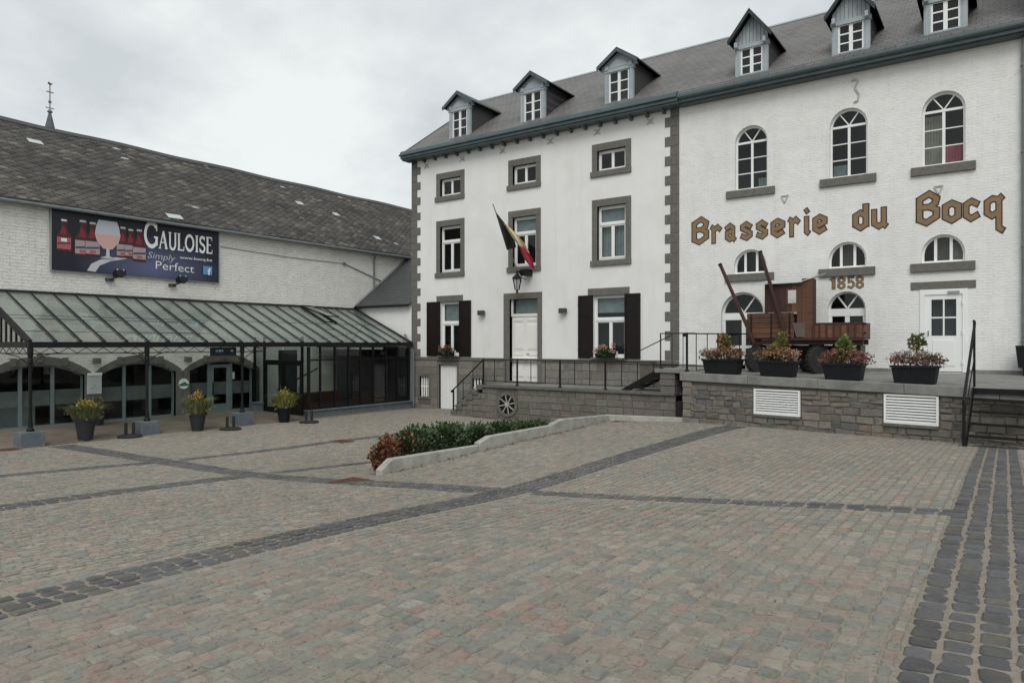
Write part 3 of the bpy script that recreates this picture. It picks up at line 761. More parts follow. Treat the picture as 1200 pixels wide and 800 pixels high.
def dormer(par, cx, style):
    """front frame is the part; gable, cheeks, roof, sashes and panes hang under it"""
    y0 = .12 if style == 0 else -.10
    if style == 0: hw, z0, z1, ez, apex, ov, fy = .55, 11.60, 12.86, 12.98, 13.52, .24, -.06
    else: hw, z0, z1, ez, apex, ov, fy = .50, 11.48, 12.46, 12.60, 13.46, .17, -.36
    fw = .16
    d = part('dormer', par, M_DORMER, lambda m: (m.box(cx - hw, cx - hw + fw, y0, y0 + .12, z0 - .1, z1), m.box(cx + hw - fw, cx + hw, y0, y0 + .12, z0 - .1, z1),
         m.box(cx - hw + fw, cx + hw - fw, y0, y0 + .12, z0 - .1, z0 + .07), m.box(cx - hw - .03, cx + hw + .03, y0 - .03, y0 + .12, z1 - .12, z1),
         m.box(cx - hw + .04, cx - hw + .10, y0 - .02, y0, z0, z1 - .13), m.box(cx + hw - .10, cx + hw - .04, y0 - .02, y0, z0, z1 - .13)))
    yb = (ez - 11.3) / .7 - .4
    for s in (-1, 1):
        x = cx + s * hw
        yy = lambda z: (z - 11.3) / .7 - .4
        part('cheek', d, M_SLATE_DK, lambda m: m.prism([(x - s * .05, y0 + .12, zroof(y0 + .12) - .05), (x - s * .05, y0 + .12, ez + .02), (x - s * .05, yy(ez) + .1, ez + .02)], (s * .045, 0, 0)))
    hwr = hw + ov
    ya = (apex - 11.3) / .7 - .4 + .15; ye = yb + .15
    sl = (apex - ez) / hwr
    for s in (-1, 1):
        x = cx + s * hwr
        part('dormer_roof', d, M_VERGE, lambda m: m.hexa([(cx, fy, apex - .05), (x, fy, ez - .05), (x, ye, ez - .05), (cx, ya, apex - .05), (cx, fy, apex), (x, fy, ez), (x, ye, ez), (cx, ya, apex)]))
        part('bargeboard', d, M_VERGE if style else M_ZINC, lambda m: m.hexa([(cx, fy - .02, apex - .16), (x - s * .02, fy - .02, ez - .14), (x - s * .02, fy + .03, ez - .14), (cx, fy + .03, apex - .16),
             (cx, fy - .02, apex - .02), (x - s * .0, fy - .02, ez - .02), (x, fy + .03, ez - .02), (cx, fy + .03, apex - .02)]))
    gy = y0 - .0
    tri = [(cx - hw - ov * .55, gy + .02, z1), (cx + hw + ov * .55, gy + .02, z1), (cx + hw + ov * .55, gy + .02, ez - .0), (cx, gy + .02, apex - .1), (cx - hw - ov * .55, gy + .02, ez - .0)]
    if style == 0:
        p = part('pediment', d, M_DORMER, lambda m: m.prism(tri, (0, .1, 0)))
        ap = arc_pts(cx - hw * .72, cx + hw * .72, z1 + .02, .26, 10)
        part('relief_arch', d, M_DORMER, lambda m: m.prism([(a, gy + .02, b) for a, b in ap], (0, -.035, 0)))
        for s in (-1, 1): part('console', d, M_DORMER, lambda m: m.box(cx + s * (hw - .09) - .08, cx + s * (hw - .09) + .08, gy - .06, gy + .02, z1 - .06, z1 + .12), bev=.02)
    else:
        n = 9; w0 = cx - hw; 
        for i in range(n):
            a = w0 + 2 * hw * i / n; b = w0 + 2 * hw * (i + 1) / n - .012
            ha = lambda x: apex - .12 - abs(x - cx) * sl
            pts = [(a, z1), (b, z1), (b, max(z1 + .01, ha(b)))] + ([(cx, ha(cx))] if a < cx < b else []) + [(a, max(z1 + .01, ha(a)))]
            part('gable_board', d, M_DORMER, lambda m: m.prism([(s, gy + .03, z) for s, z in pts], (0, .03, 0)))
        part('gable_back', d, M_DORMER, lambda m: m.prism([(cx - hw, gy + .065, z1), (cx + hw, gy + .065, z1), (cx, gy + .065, apex - .13)], (0, .03, 0)))
        for s in (-1, 1): part('console', d, M_DORMER, lambda m: m.box(cx + s * (hw - .07) - .05, cx + s * (hw - .07) + .05, fy + .05, gy, z1 - .12, z1 + .06), bev=.02)
    a, b, c, e = cx - hw + fw, cx + hw - fw, z0 + .07, z1 - .12
    MD = lambda s, z, dd: (s, y0 + dd, z)
    for s0, s1 in ((a, cx), (cx, b)):
        m = MB(); m.mbox(MD, s0, s0 + .05, c, e, .03, .09); m.mbox(MD, s1 - .05, s1, c, e, .03, .09)
        hh = (e - c) / 3
        for k in range(4):
            zz = c + hh * k; m.mbox(MD, s0 + .05, s1 - .05, max(c, zz - .018), min(e, zz + .018), .035, .085)
        m.build('sash', M_WHITE, d)
        for k in range(3): pane(d, MD, rect(s0 + .05, s1 - .05, c + hh * k + .018, c + hh * (k + 1) - .018), .06)
    part('dormer_dark_panel', d, M_DARK, lambda m: m.box(a, b, y0 + .25, y0 + .28, z0, z1))  # panel close behind the sashes, attic shade painted into its colour
    return d
for cx in (-18.33, -14.72, -11.08): dormer(house, cx, 0)

# ------------------------------------------------------------------ the brewery (painted brick)
BX0, BX1 = -8.8, .42
brew = thing('brewery_building', (-4, 0, 1.0), 'white painted brick building with blackletter lettering and arched windows', 'building')
CX = [-6.46, -3.69, -1.35]
ops = [(c - .50, c + .50, 7.97, 9.46, .49) for c in CX]
ops += [(c - .50, c + .50, 5.34, 5.62, .47) for c in (-6.49, -3.72, -1.36)]
ops += [(-7.40, -6.06, 2.34, 4.12, .65), (-4.24, -3.24, 2.34, 4.17, .49), (-1.86, -.84, 2.38, 4.6, 0)]
m = MB(); wall_open(m, MF, BX0, BX1, .4, 11.3, ops, .26)
m.poly([(BX1, 0, .4), (BX1, 0, 11.3), (BX1, 5, 15.0), (BX1, 10, 11.3), (BX1, 10, .4)])
m.build('wall', M_BRICK, brew)
m = MB(); m.box(BX0 + .05, BX1 - .05, 1.1, 1.15, .6, 11.2); m.build('dark_backing', M_DARK, brew)  # dark sheet behind the glass, its colour stands for unlit rooms
def arched_window(cx, hw, z0, zs, rise, zr, fan, curt=None):
    """frame with fan light: rows of two panes up to the spring, then sectors"""
    a, b = cx - hw, cx + hw; d0, d1 = .13, .19
    P = arc_pts(a, b, zs, rise, 14); cz = zs
    def fr(m):
        m.mbox(MF, a, a + .055, z0, zs, d0, d1); m.mbox(MF, b - .055, b, z0, zs, d0, d1)
        m.mbox(MF, a + .055, b - .055, z0, z0 + .06, d0, d1)
        for (p, q), (p2, q2) in zip(P, P[1:]):
            k = .88
            ip = [(cx + (p - cx) * k, cz + (q - cz) * k), (cx + (p2 - cx) * k, cz + (q2 - cz) * k)]
            m.hexa([MF(p, q, d0), MF(p2, q2, d0), MF(ip[1][0], ip[1][1], d0), MF(ip[0][0], ip[0][1], d0), MF(p, q, d1), MF(p2, q2, d1), MF(ip[1][0], ip[1][1], d1), MF(ip[0][0], ip[0][1], d1)])
    w = part('arched_window', brew, M_WHITE, fr)
    if fan == 'rows':
        def bars(m):
            m.mbox(MF, cx - .035, cx + .035, z0 + .06, zs, d0 + .006, d1 - .006)
            m.mbox(MF, a + .055, b - .055, zs - .035, zs + .03, d0 - .004, d1 - .004)
            for s in (-1, 1): m.bar(MF(cx, zs + .02, d0 + .03), MF(cx + s * hw * .52, zs + rise * .80, d0 + .03), .03, .04, (0, 1, 0))
            for k in range(1, zr):
                z = z0 + .06 + (zs - z0 - .09) * k / zr
                m.mbox(MF, a + .055, cx - .035, z - .014, z + .014, d0 + .012, d1 - .012); m.mbox(MF, cx + .035, b - .055, z - .014, z + .014, d0 + .012, d1 - .012)
        part('glazing_bar', w, M_WHITE, bars)
        for k in range(zr):
            za = z0 + .06 + (zs - z0 - .09) * k / zr + .014; zb = z0 + .06 + (zs - z0 - .09) * (k + 1) / zr - .014
            pane(w, MF, rect(a + .055, cx - .035, za, zb), .155); pane(w, MF, rect(cx + .035, b - .055, za, zb), .155)
        pts = [(cx + (p - cx) * .9, cz + (q - cz) * .9) for p, q in P]
        for i0, i1 in ((0, 5), (5, 9), (9, 14)):
            pane(w, MF, [(cx, cz + .03)] + pts[i0:i1 + 1], .155)
    else:
        def bars(m):
            for s in (-1, 1): m.mbox(MF, cx + s * hw * .36 - .035, cx + s * hw * .36 + .035, z0 + .06, zs + rise * .86, d0 + .006, d1 - .006)
        part('glazing_bar', w, M_WHITE, bars)
        pts = [(a + .05, z0 + .05)] + [(cx + (p - cx) * .9, cz + (q - cz) * .9) for p, q in P] + [(b - .05, z0 + .05)]
        pane(w, MF, pts, .155)
    for (x0, x1, y0, y1, mt) in curt or []:
        part('curtain', w, mt, lambda m: [m.box(x0 + (x1 - x0) * k / 6, x0 + (x1 - x0) * (k + .92) / 6, .36 + .02 * (k % 2), .38 + .02 * (k % 2), y0, y1) for k in range(6)])
    return w
for i, c in enumerate(CX):
    cu = {2: [(c - .45, c - .04, 8.0, 9.4, M_CREAM), (c + .04, c + .46, 8.0, 8.55, M_PINK)], 1: [(c - .45, c - .04, 8.0, 8.4, M_CURT)], 0: [(c + .14, c + .42, 8.0, 8.35, M_CURT)]}[i]
    arched_window(c, .50, 7.97, 9.46, .49, 3, 'rows', cu)
    part('sill', brew, M_STONE, lambda m: m.box(c - .76, c + .73, -.08, .14, 7.73, 7.965), bev=.008)
for i, c in enumerate((-6.49, -3.72, -1.36)):
    cu = [(c - .16, c + .16, 5.36, 6.05, (M_SHUT, M_WOOD_GR, M_WOOD_GR)[i])] + ([(c + .2, c + .46, 5.36, 5.9, M_CREAM)] if i == 2 else [])
    arched_window(c, .50, 5.34, 5.62, .47, 1, 'bars', cu)
    part('sill', brew, M_STONE, lambda m: m.box(c - .76, c + .73, -.08, .14, 5.10, 5.335), bev=.008)
for (a, b, z0, zs, rise) in ((-7.40, -6.06, 2.34, 4.12, .65), (-4.24, -3.24, 2.34, 4.17, .49)):
    c = (a + b) / 2; hw = (b - a) / 2; d0, d1 = .15, .22
    P = arc_pts(a, b, zs, rise, 14)
    def fr(m):
        m.mbox(MF, a, a + .09, z0, zs, d0, d1); m.mbox(MF, b - .09, b, z0, zs, d0, d1); m.mbox(MF, a, b, zs - .22, zs, d0 - .01, d1)
        m.mbox(MF, c - .06, c + .06, z0, zs - .22, d0, d1); m.mbox(MF, a + .09, b - .09, z0, z0 + .14, d0, d1)
        for s in (-1, 1): m.bar(MF(c, zs, d0 + .03), MF(c + s * hw * .55, zs + rise * .80, d0 + .03), .04, .05, (0, 1, 0))
        for (p, q), (p2, q2) in zip(P, P[1:]):
            k = .90; ip = [(c + (p - c) * k, zs + (q - zs) * k), (c + (p2 - c) * k, zs + (q2 - zs) * k)]
            m.hexa([MF(p, q, d0), MF(p2, q2, d0), MF(*ip[1], d0), MF(*ip[0], d0), MF(p, q, d1), MF(p2, q2, d1), MF(*ip[1], d1), MF(*ip[0], d1)])
        m.mbox(MF, a + .09, b - .09, 3.0, 3.09, d0 + .01, d1 - .01)
    w = part('arched_door', brew, M_WHITE, fr)
    pane(w, MF, [(c + (p - c) * .92, zs + (q - zs) * .92) for p, q in P], .185)
    for s0, s1 in ((a + .09, c - .06), (c + .06, b - .09)):
        pane(w, MF, rect(s0, s1, z0 + .14, 3.0), .185); pane(w, MF, rect(s0, s1, 3.09, zs - .22), .185)
# white glazed door
part('lintel', brew, M_STONE, lambda m: m.box(-2.12, -.62, -.022, .15, 4.62, 4.83), bev=.006)
wd = part('glazed_door', brew, M_WHITE, lambda m: (m.box(-1.90, -1.78, -.03, .08, 2.38, 4.615), m.box(-.92, -.80, -.03, .08, 2.38, 4.615), m.box(-1.78, -.92, -.03, .08, 4.47, 4.615),
    m.box(-1.78, -1.63, .0, .06, 2.40, 4.47), m.box(-1.06, -.92, .0, .06, 2.40, 4.47), m.box(-1.63, -1.06, .0, .06, 4.34, 4.47), m.box(-1.63, -1.06, .0, .06, 2.40, 3.36), m.box(-1.60, -1.09, -.014, .0, 2.55, 3.24),
    m.box(-1.63, -1.06, .01, .05, 3.83, 3.87), m.box(-1.365, -1.325, .012, .048, 3.36, 4.34)), bev=.004)
for s0, s1 in ((-1.63, -1.365), (-1.325, -1.06)):
    for z0, z1 in ((3.36, 3.83), (3.87, 4.34)): pane(wd, MF, rect(s0, s1, z0, z1), .03)
part('door_dark_panel', wd, M_DARK, lambda m: m.box(-1.7, -1.0, .2, .22, 2.4, 4.5))  # dark-painted panel stands for the shade behind the door glass
part('handle', wd, M_STEEL, lambda m: m.tube((-1.70, -.04, 3.35), (-1.70, -.04, 3.50), .012))
part('hinge', wd, M_WHITE, lambda m: [m.tube((-.915, -.035, z), (-.915, -.035, z + .1), .02) for z in (2.6, 3.4, 4.2)])
part('closer', wd, M_ZINC_LT, lambda m: m.box(-1.25, -.98, -.06, 0, 4.49, 4.56))
part('skirting', brew, M_SLAB, lambda m: (m.box(BX0, -7.40, -.025, .0, 2.2, 2.46), m.box(-6.06, -4.24, -.025, 0, 2.2, 2.46), m.box(-3.24, -1.905, -.025, 0, 2.2, 2.46), m.box(-.795, BX1, -.025, 0, 2.2, 2.46)))
part('cornice', brew, M_ZINC, lambda m: (m.box(BX0 + .122, BX1 + .05, -.40, .0, 10.98, 11.10), m.box(BX0 + .122, BX1 + .05, -.30, .0, 10.93, 10.98),
     m.tube((BX0 + .122, -.42, 11.15), (BX1 + .05, -.42, 11.15), .085, 12), m.hexa([(BX0 + .122, -.42, 11.1), (BX1 + .05, -.42, 11.1), (BX1 + .05, -.2, 11.1), (BX0 + .122, -.2, 11.1), (BX0 + .122, -.40, 11.22), (BX1 + .05, -.40, 11.22), (BX1 + .05, -.34, 11.37), (BX0 + .122, -.34, 11.37)])))
br_ = roof_part(brew, BX0 + .004, BX1)
for cx in (-6.42, -3.61, -1.30): dormer(brew, cx, 1)
part('wall_anchor', brew, M_ANCH, lambda m: m.path([(-3.60, -.03, 10.68), (-3.52, -.03, 10.74), (-3.44, -.03, 10.66), (-3.52, -.03, 10.48), (-3.40, -.03, 10.28), (-3.44, -.03, 10.10), (-3.54, -.03, 10.08)], .022))
for x, z in ((-5.45, 7.53), (-1.46, 7.3)):
    part('wall_anchor', brew, M_ANCH, lambda m: (m.bar((x - .1, -.02, z + .1), (x, -.02, z - .12), .03, .03, (0, 1, 0)), m.bar((x + .1, -.02, z + .1), (x, -.02, z - .12), .03, .03, (0, 1, 0)), m.bar((x - .1, -.02, z + .1), (x + .1, -.02, z + .1), .03, .03, (0, 1, 0))))

# painted blackletter: broad strokes in tan over a dark outline
GL = {
 'o': [[(1.25, 2.9), (3.65, 1.4), (6.05, 2.9), (6.05, 7.4), (3.65, 8.7), (1.25, 7.4), (1.25, 2.9), (3.65, 1.4)]],
 'c': [[(6.4, 2.9), (3.4, 1.4), (1.25, 2.9), (1.25, 7.4), (3.6, 8.7), (6.3, 7.2)]],
 'e': [[(6.4, 3.0), (3.4, 1.4), (1.25, 2.9), (1.25, 7.4), (3.6, 8.7), (6.1, 7.4), (6.1, 6.0), (2.4, 4.2)]],
 'r': [[(.3, 8.9), (1.7, 8.0)], [(1.7, .2), (1.7, 8.4)], [(2.2, 7.2), (4.2, 8.6), (6.0, 7.0)]],
 'a': [[(.5, 7.0), (3.2, 8.7), (5.2, 7.4), (5.2, 1.9), (6.4, .9)], [(5.0, 5.9), (1.25, 4.7), (1.25, 2.4), (3.1, 1.3), (5.0, 2.4)]],
 's': [[(6.3, 7.0), (3.6, 8.7), (1.3, 7.5), (1.3, 6.3), (5.9, 3.9), (5.9, 2.7), (3.8, 1.3), (.7, 2.6)]],
 'i': [[(1.7, 9.2), (1.7, 2.0), (2.9, 1.0)], [(1.2, 11.9), (2.4, 12.7)]],
 'd': [[(1.25, 2.9), (3.4, 1.4), (5.6, 2.9)], [(5.6, 7.0), (3.3, 8.7), (1.25, 7.4), (1.25, 2.6)], [(5.6, 2.2), (5.6, 12.4)]],
 'u': [[(1.3, 9.3), (1.3, 2.9), (3.5, 1.4), (5.8, 2.9)], [(5.8, 10), (5.8, 2.2), (6.9, 1.3)]],
 'q': [[(6.2, 8.2), (3.6, 8.9), (1.25, 7.5), (1.25, 3.2), (3.4, 1.8), (5.6, 3.0)], [(7.6, 9.6), (6.2, 8.4), (6.2, -3.4), (8.0, -4.6)]],
 'B': [[(1.4, 2.0), (1.4, 12.0)], [(1.2, 11.4), (5.0, 13.7), (7.7, 11.6), (7.2, 9.4), (5.2, 8.0), (2.4, 8.0)], [(5.0, 8.0), (7.7, 6.6), (7.7, 3.7), (4.0, 1.2), (1.2, 2.7)]],
 '1': [[(1.6, .6), (1.6, 9.6)], [(.2, 7.6), (1.4, 8.8)]],
 '8': [[(1.3, 6.4), (1.3, 8.2), (3.3, 9.4), (5.3, 8.2), (5.3, 6.6), (3.3, 5.2), (1.3, 6.6)], [(3.3, 5.2), (1.2, 4.0), (1.2, 2.2), (3.3, 1), (5.4, 2.2), (5.4, 4.0), (3.3, 5.2)]],
 '5': [[(5.4, 9.2), (1.5, 9.0), (1.5, 5.6), (3.6, 6.2), (5.3, 4.8), (5.3, 2.6), (3.4, 1.2), (.6, 2.2)]]}
def stroke_quads(pts, hw):
    pts = [Vector(p) for p in pts]; n = len(pts); Lf, Rt = [], []
    for i in range(n):
        d0 = (pts[i] - pts[i - 1]).normalized() if i else (pts[1] - pts[0]).normalized()
        d1 = (pts[i + 1] - pts[i]).normalized() if i < n - 1 else d0
        nn = Vector((-(d0 + d1).y, (d0 + d1).x))
        if nn.length < 1e-3: nn = Vector((-d0.y, d0.x))
        nn.normalize(); k = hw / max(.45, nn.dot(Vector((-d0.y, d0.x))))
        p = pts[i]
        Lf.append(p + nn * k); Rt.append(p - nn * k)
    return [(Rt[i], Rt[i + 1], Lf[i + 1], Lf[i]) for i in range(n - 1)]
M_TAN = basic('tan_letter_paint', (.255, .172, .095), (.205, .135, .075), .8, 12, .2, .003)
M_OUT = basic('dark_letter_outline', (.05, .028, .022), None, .8, 12, .1, .003)
def glyph(par, ch, x0, x1, zb, u, hw=.98, out=.62):
    S = GL[ch]; xs = [p[0] for s in S for p in s]; lo, hi = min(xs) - hw, max(xs) + hw
    k = (x1 - x0) / (hi - lo)
    for nm, mt, e, dp in (('letter_outline', M_OUT, out, .002), ('letter', M_TAN, 0, .006)):
        m = MB(); j = 0
        for s in S:
            s2 = [Vector(p) for p in s]
            if e:
                d = (s2[0] - s2[1]).normalized() * e; s2[0] = s2[0] + d; d = (s2[-1] - s2[-2]).normalized() * e; s2[-1] = s2[-1] + d
            for q in stroke_quads(s2, hw + e * .9):
                m.poly([(x0 + (p.x - lo) * k, -dp - j * .00012, zb + p.y * u) for p in q]); j += 1
        o = m.build(nm, mt, par, fixn=False) if nm == 'letter_outline' else m.build(nm, mt, lt, fixn=False)
        if nm == 'letter_outline': lt = o
for ch, u0, u1, vb in (('B', 811, 830, 282), ('r', 832, 846, 283), ('a', 849, 863, 281.5), ('s', 867, 882, 280), ('s', 885.5, 900, 278.5), ('e', 904, 920, 277.5), ('r', 923, 938, 277), ('i', 942, 950, 276), ('e', 953, 969.5, 275.5),
     ('d', 1000, 1017.5, 271), ('u', 1022, 1041, 270.5), ('B', 1074, 1100.5, 266), ('o', 1105, 1126, 265), ('c', 1129.5, 1149, 264), ('q', 1154, 1178.5, 263)):
    x0, x1 = on_y(u0, vb)[0], on_y(u1, vb)[0]
    glyph(brew, ch, x0, x1, 6.36 if x0 > -2.5 else 6.37, .0625 if x0 > -2.3 else .0595)
for ch, u0, u1 in (('1', 972, 978.5), ('8', 981.5, 990.5), ('5', 992.5, 1001.5), ('8', 1003, 1012)):
    glyph(brew, ch, on_y(u0, 331)[0], on_y(u1, 331)[0], 4.71, .038, .72, .32)

# neighbouring gable and pipe at the right edge
nb = thing('adjoining_house', (1.2, 0, 1.0), 'dark slate clad gable of the neighbour, at the right-hand corner of the brewery', 'house')
part('wall', nb, M_SLATE_DK, lambda m: m.prism([(.50, -.2, 1.0), (6, -.2, 1.0), (6, -.2, 17.5), (.50, -.2, 17.5)], (0, 9, 0)))
part('verge', nb, M_VERGE, lambda m: m.box(.44, .50, -.5, 8.9, 11.2, 17.5))
dp = thing('rain_pipe', (.44, -.10, 2.2), 'grey rain pipe down the right-hand corner of the brewery', 'drainpipe')
part('pipe', dp, M_GALV, lambda m: m.tube((.40, -.10, 2.2), (.40, -.10, 10.9), .055, 10))
part('bracket', dp, M_GALV, lambda m: [m.box(.33, .47, -.16, 0, z, z + .04) for z in (3.2, 5.6, 8.0, 10.2)])

# ------------------------------------------------------------------ door landing with its stair
land = thing('door_landing', (-12, -2, .4), 'long stone landing with steps below the white front door', 'landing')
ML = lambda s, z, d: (s, -2.0 + d, z)
LX0, LX1, LZ = -15.5, -8.12, 1.66
OC = (-14.38, 1.0)                                          # round window
m = MB()
m.box(LX0 + .02, LX1 - .02, -1.992, -.03, .2, LZ - .095); m.build('wall_core', M_MORTAR, land)
rows = [.22, .46, .68, .90, 1.12, 1.35, 1.565]
for r, (z0, z1) in enumerate(zip(rows, rows[1:])):
    for p, q in clip_spans(LX0 - (1.45 - .24 * max(0, r - .2)) * (1 if r < 6 else 0) if r < 5 else LX0, LX1, z0, z1, [(OC[0] - .46, OC[0] + .46, OC[1] - .44, OC[1] + .44)]):
        x = p
        while x < q - .02:
            w = R(.30, .62)
            if q - x - w < .2: w = q - x
            stone_piece(land, ML, x + .005, x + w - .005, z0 + .005, z1 - .005, M_STONEA, shade((.150, .138, .118), .16), .014, .06, .012, .007, 'stone_block')
            x += w
for i in range(2):                                             # coping slabs
    pass
x = LX0 - .04
while x < LX1 - .05:
    w = min(R(1.1, 1.5), LX1 - x)
    part('coping_stone', land, M_COPE, lambda m: m.box(x + .004, x + w - .004, -2.08, -1.6, 1.568, LZ), bev=.01); x += w
part('paving_slab', land, M_SLAB, lambda m: m.box(LX0, LX1, -1.596, -.06, 1.56, LZ - .005))
part('door_step', land, M_COPE, lambda m: m.box(-16.1 + .5, -14.1, -.5, -.035, LZ - .004, 1.70))
for k in range(6):                                             # six steps
    z = .46 + (LZ - .46) * k / 6; x0 = -16.97 + .245 * k
    part('step', land, M_COPE, lambda m: m.box(x0, x0 + .30, -2.06, -.85, z + .02, z + .20), bev=.012)
    if k < 5: part('step_core', land, M_MORTAR, lambda m: m.box(x0 + .06, LX0 + .02, -1.97, -.87, max(.25, z - .18), z + .03))
ring = part('round_window', land, M_STONE, lambda m: [m.hexa([ML(OC[0] + .34 * math.cos(a), OC[1] + .34 * math.sin(a), -.03), ML(OC[0] + .46 * math.cos(a), OC[1] + .44 * math.sin(a), -.03), ML(OC[0] + .46 * math.cos(b), OC[1] + .44 * math.sin(b), -.03), ML(OC[0] + .34 * math.cos(b), OC[1] + .34 * math.sin(b), -.03),
      ML(OC[0] + .34 * math.cos(a), OC[1] + .34 * math.sin(a), .06), ML(OC[0] + .46 * math.cos(a), OC[1] + .44 * math.sin(a), .06), ML(OC[0] + .46 * math.cos(b), OC[1] + .44 * math.sin(b), .06), ML(OC[0] + .34 * math.cos(b), OC[1] + .34 * math.sin(b), .06)]) for a, b in [(2 * math.pi * i / 18 + .01, 2 * math.pi * (i + 1) / 18 - .01) for i in range(18)]])
part('black_disc', ring, M_BLACK, lambda m: m.lathe(ML(OC[0], OC[1], .004), [(.345, 0), (.345, .004)], 24, (0, -1, 0)))  # flat black disc painted in for the shade of an opening
part('hub', ring, M_CONC, lambda m: m.lathe(ML(OC[0], OC[1], -.001), [(.09, 0), (.09, .03)], 12, (0, -1, 0)))
for i in range(8):
    a = 2 * math.pi * i / 8 + .2
    part('spoke', ring, M_CONC, lambda m: m.bar(ML(OC[0] + .08 * math.cos(a), OC[1] + .08 * math.sin(a), -.012), ML(OC[0] + .35 * math.cos(a), OC[1] + .35 * math.sin(a), -.012), .035, .02, (0, 1, 0)))
# pier and bridge slab that link landing and terrace
for z0, z1 in ((1.38, 1.62), (1.62, 1.86), (1.86, 2.06), (2.06, 2.255)):
    w = R(.0, .03)
    part('pier_stone', land, M_STONE, lambda m: m.box(-8.60 - w, -8.14, -1.99 - w, -1.4, z0 + .004, z1 - .004), bev=.014)

ra = thing('landing_railing', (-14, -1.95, 1.66), 'black iron railing along the stone landing and down its steps', 'railing')
def post(par, x, y, z0, z1, r, name='post'):
    return part(name, par, M_BLACK, lambda m: (m.tube((x, y, z0), (x, y, z1), r, 8), m.lathe((x, y, z0), [(r * 1.9, 0), (r * 1.9, .03), (r * 1.2, .06)], 8) if r > .02 else None))
YR = -1.93
post(ra, -16.92, YR, .52, 1.42, .032)
for x in (-15.5, -14.0, -12.24, -10.53): post(ra, x, YR, LZ, 2.60, .034)
for x in (-15.0, -14.5, -13.42, -12.83, -11.67, -11.1, -9.95, -9.4, -8.85): post(ra, x, YR, LZ + .12, 2.56, .014, 'baluster')
for t in (.33, .66):
    x = -16.92 + 1.42 * t; post(ra, x, YR, .72 + 1.05 * t, 1.40 + 1.17 * t, .012, 'baluster')
part('handrail', ra, M_BLACK, lambda m: (m.tube((-16.98, YR, 1.38), (-15.5, YR, 2.57), .026, 8), m.tube((-16.98, YR, 1.38), (-17.02, YR, 1.33), .045, 8)))
part('handrail', ra, M_BLACK, lambda m: m.tube((-15.5, YR, 2.57), (-8.75, YR, 2.57), .020, 8))
part('bottom_rail', ra, M_BLACK, lambda m: m.tube((-15.5, YR, 1.80), (-8.9, YR, 1.80), .012, 6))
part('bottom_rail', ra, M_BLACK, lambda m: m.tube((-16.9, YR, .78), (-15.5, YR, 1.80), .012, 6))

ms = thing('metal_steps', (-9.2, -1, 1.66), 'short dark metal steps climbing from the landing to the terrace', 'steps')
for y in (-1.72, -.75):
    part('stringer', ms, M_BLACK, lambda m: m.prism([(-10.1, y, 1.66), (-9.75, y, 1.66), (-8.62, y, 2.20), (-8.62, y, 2.42), (-8.72, y, 2.42)], (0, .03, 0)))
for k in range(3):
    part('tread', ms, M_STEEL, lambda m: m.box(-9.75 + .32 * k, -9.47 + .32 * k, -1.69, -.75, 1.82 + .165 * k, 1.85 + .165 * k))
part('handrail', ms, M_BLACK, lambda m: m.path([(-10.4, -1.0, 2.62), (-8.66, -1.0, 3.42)], .016))

# ------------------------------------------------------------------ loading terrace
TA = Vector((-7.42, -3.12, 0)); TB = Vector((1.3, -4.27, 0)); TD = (TB - TA).normalized(); TN = Vector((TD.y, -TD.x, 0))   # TN points out to the court
TL_ = (TB - TA).length
def tz(s): return 2.335 - .155 * s / TL_                     # the slab falls a little to the right
MT = lambda s, z, d: tuple(TA + TD * s - TN * d + Vector((0, 0, z)))
def Ts(u, v):
    """photo point on the terrace front -> (s, z)"""
    d = Vector(ray(u, v)); o = Vector((0, -DCAM, ZC)); t = (TA + TN * -.05 - o).dot(TN) / d.dot(TN); p = o + d * t
    return (p - TA).dot(TD), p.z
terr = thing('terrace', (-3, -2, 1.0), 'raised stone terrace in front of the brick brewery with a thick grey slab', 'terrace')
m = MB()
def strip(s0, s1, za, zb, d0, d1):
    return [MT(s0, za(s0), d0), MT(s1, za(s1), d0), MT(s1, za(s1), d1), MT(s0, za(s0), d1), MT(s0, zb(s0), d0), MT(s1, zb(s1), d0), MT(s1, zb(s1), d1), MT(s0, zb(s0), d1)]
s = -.09
cuts = [-.09, 1.9, 3.7, 5.6, 7.4, TL_]
for a, b in zip(cuts, cuts[1:]):
    part('edge_slab', terr, M_SLAB, lambda m: m.hexa(strip(a + .003, b - .003, lambda s: tz(s) - .23, tz, -.08, .55)), bev=.012)
part('terrace_floor', terr, M_SLAB, lambda m: m.hexa([MT(-.05, tz(0) - .2, .553), MT(TL_, tz(TL_) - .2, .553), (1.3, -.028, 2.1), (-7.42, -.028, 2.1), MT(-.05, tz(0) - .004, .553), MT(TL_, tz(TL_) - .004, .553), (1.3, -.028, 2.36), (-7.42, -.028, 2.36)]))
part('bridge_slab', terr, M_SLAB, lambda m: m.box(-8.78, -7.43, -2.06, -.03, 2.26, 2.385), bev=.01)
part('recess_wall', terr, M_MORTAR, lambda m: m.box(-8.6, -7.3, -1.2, -1.1, .4, 2.25))
m = MB(); m.hexa(strip(0.02, TL_, lambda s: .5, lambda s: tz(s) - .24, .006, 1.5)); m.build('wall_core', M_MORTAR, terr)
gr = [(*Ts(885, 455), *Ts(939, 488)), (*Ts(1037, 461), *Ts(1101, 499))]
vents = []
for s0, za, s1, zb in gr: vents.append((s0, s1, zb, za))
holes = [(a - .02, b + .02, c - .02, d + .02) for a, b, c, d in vents]
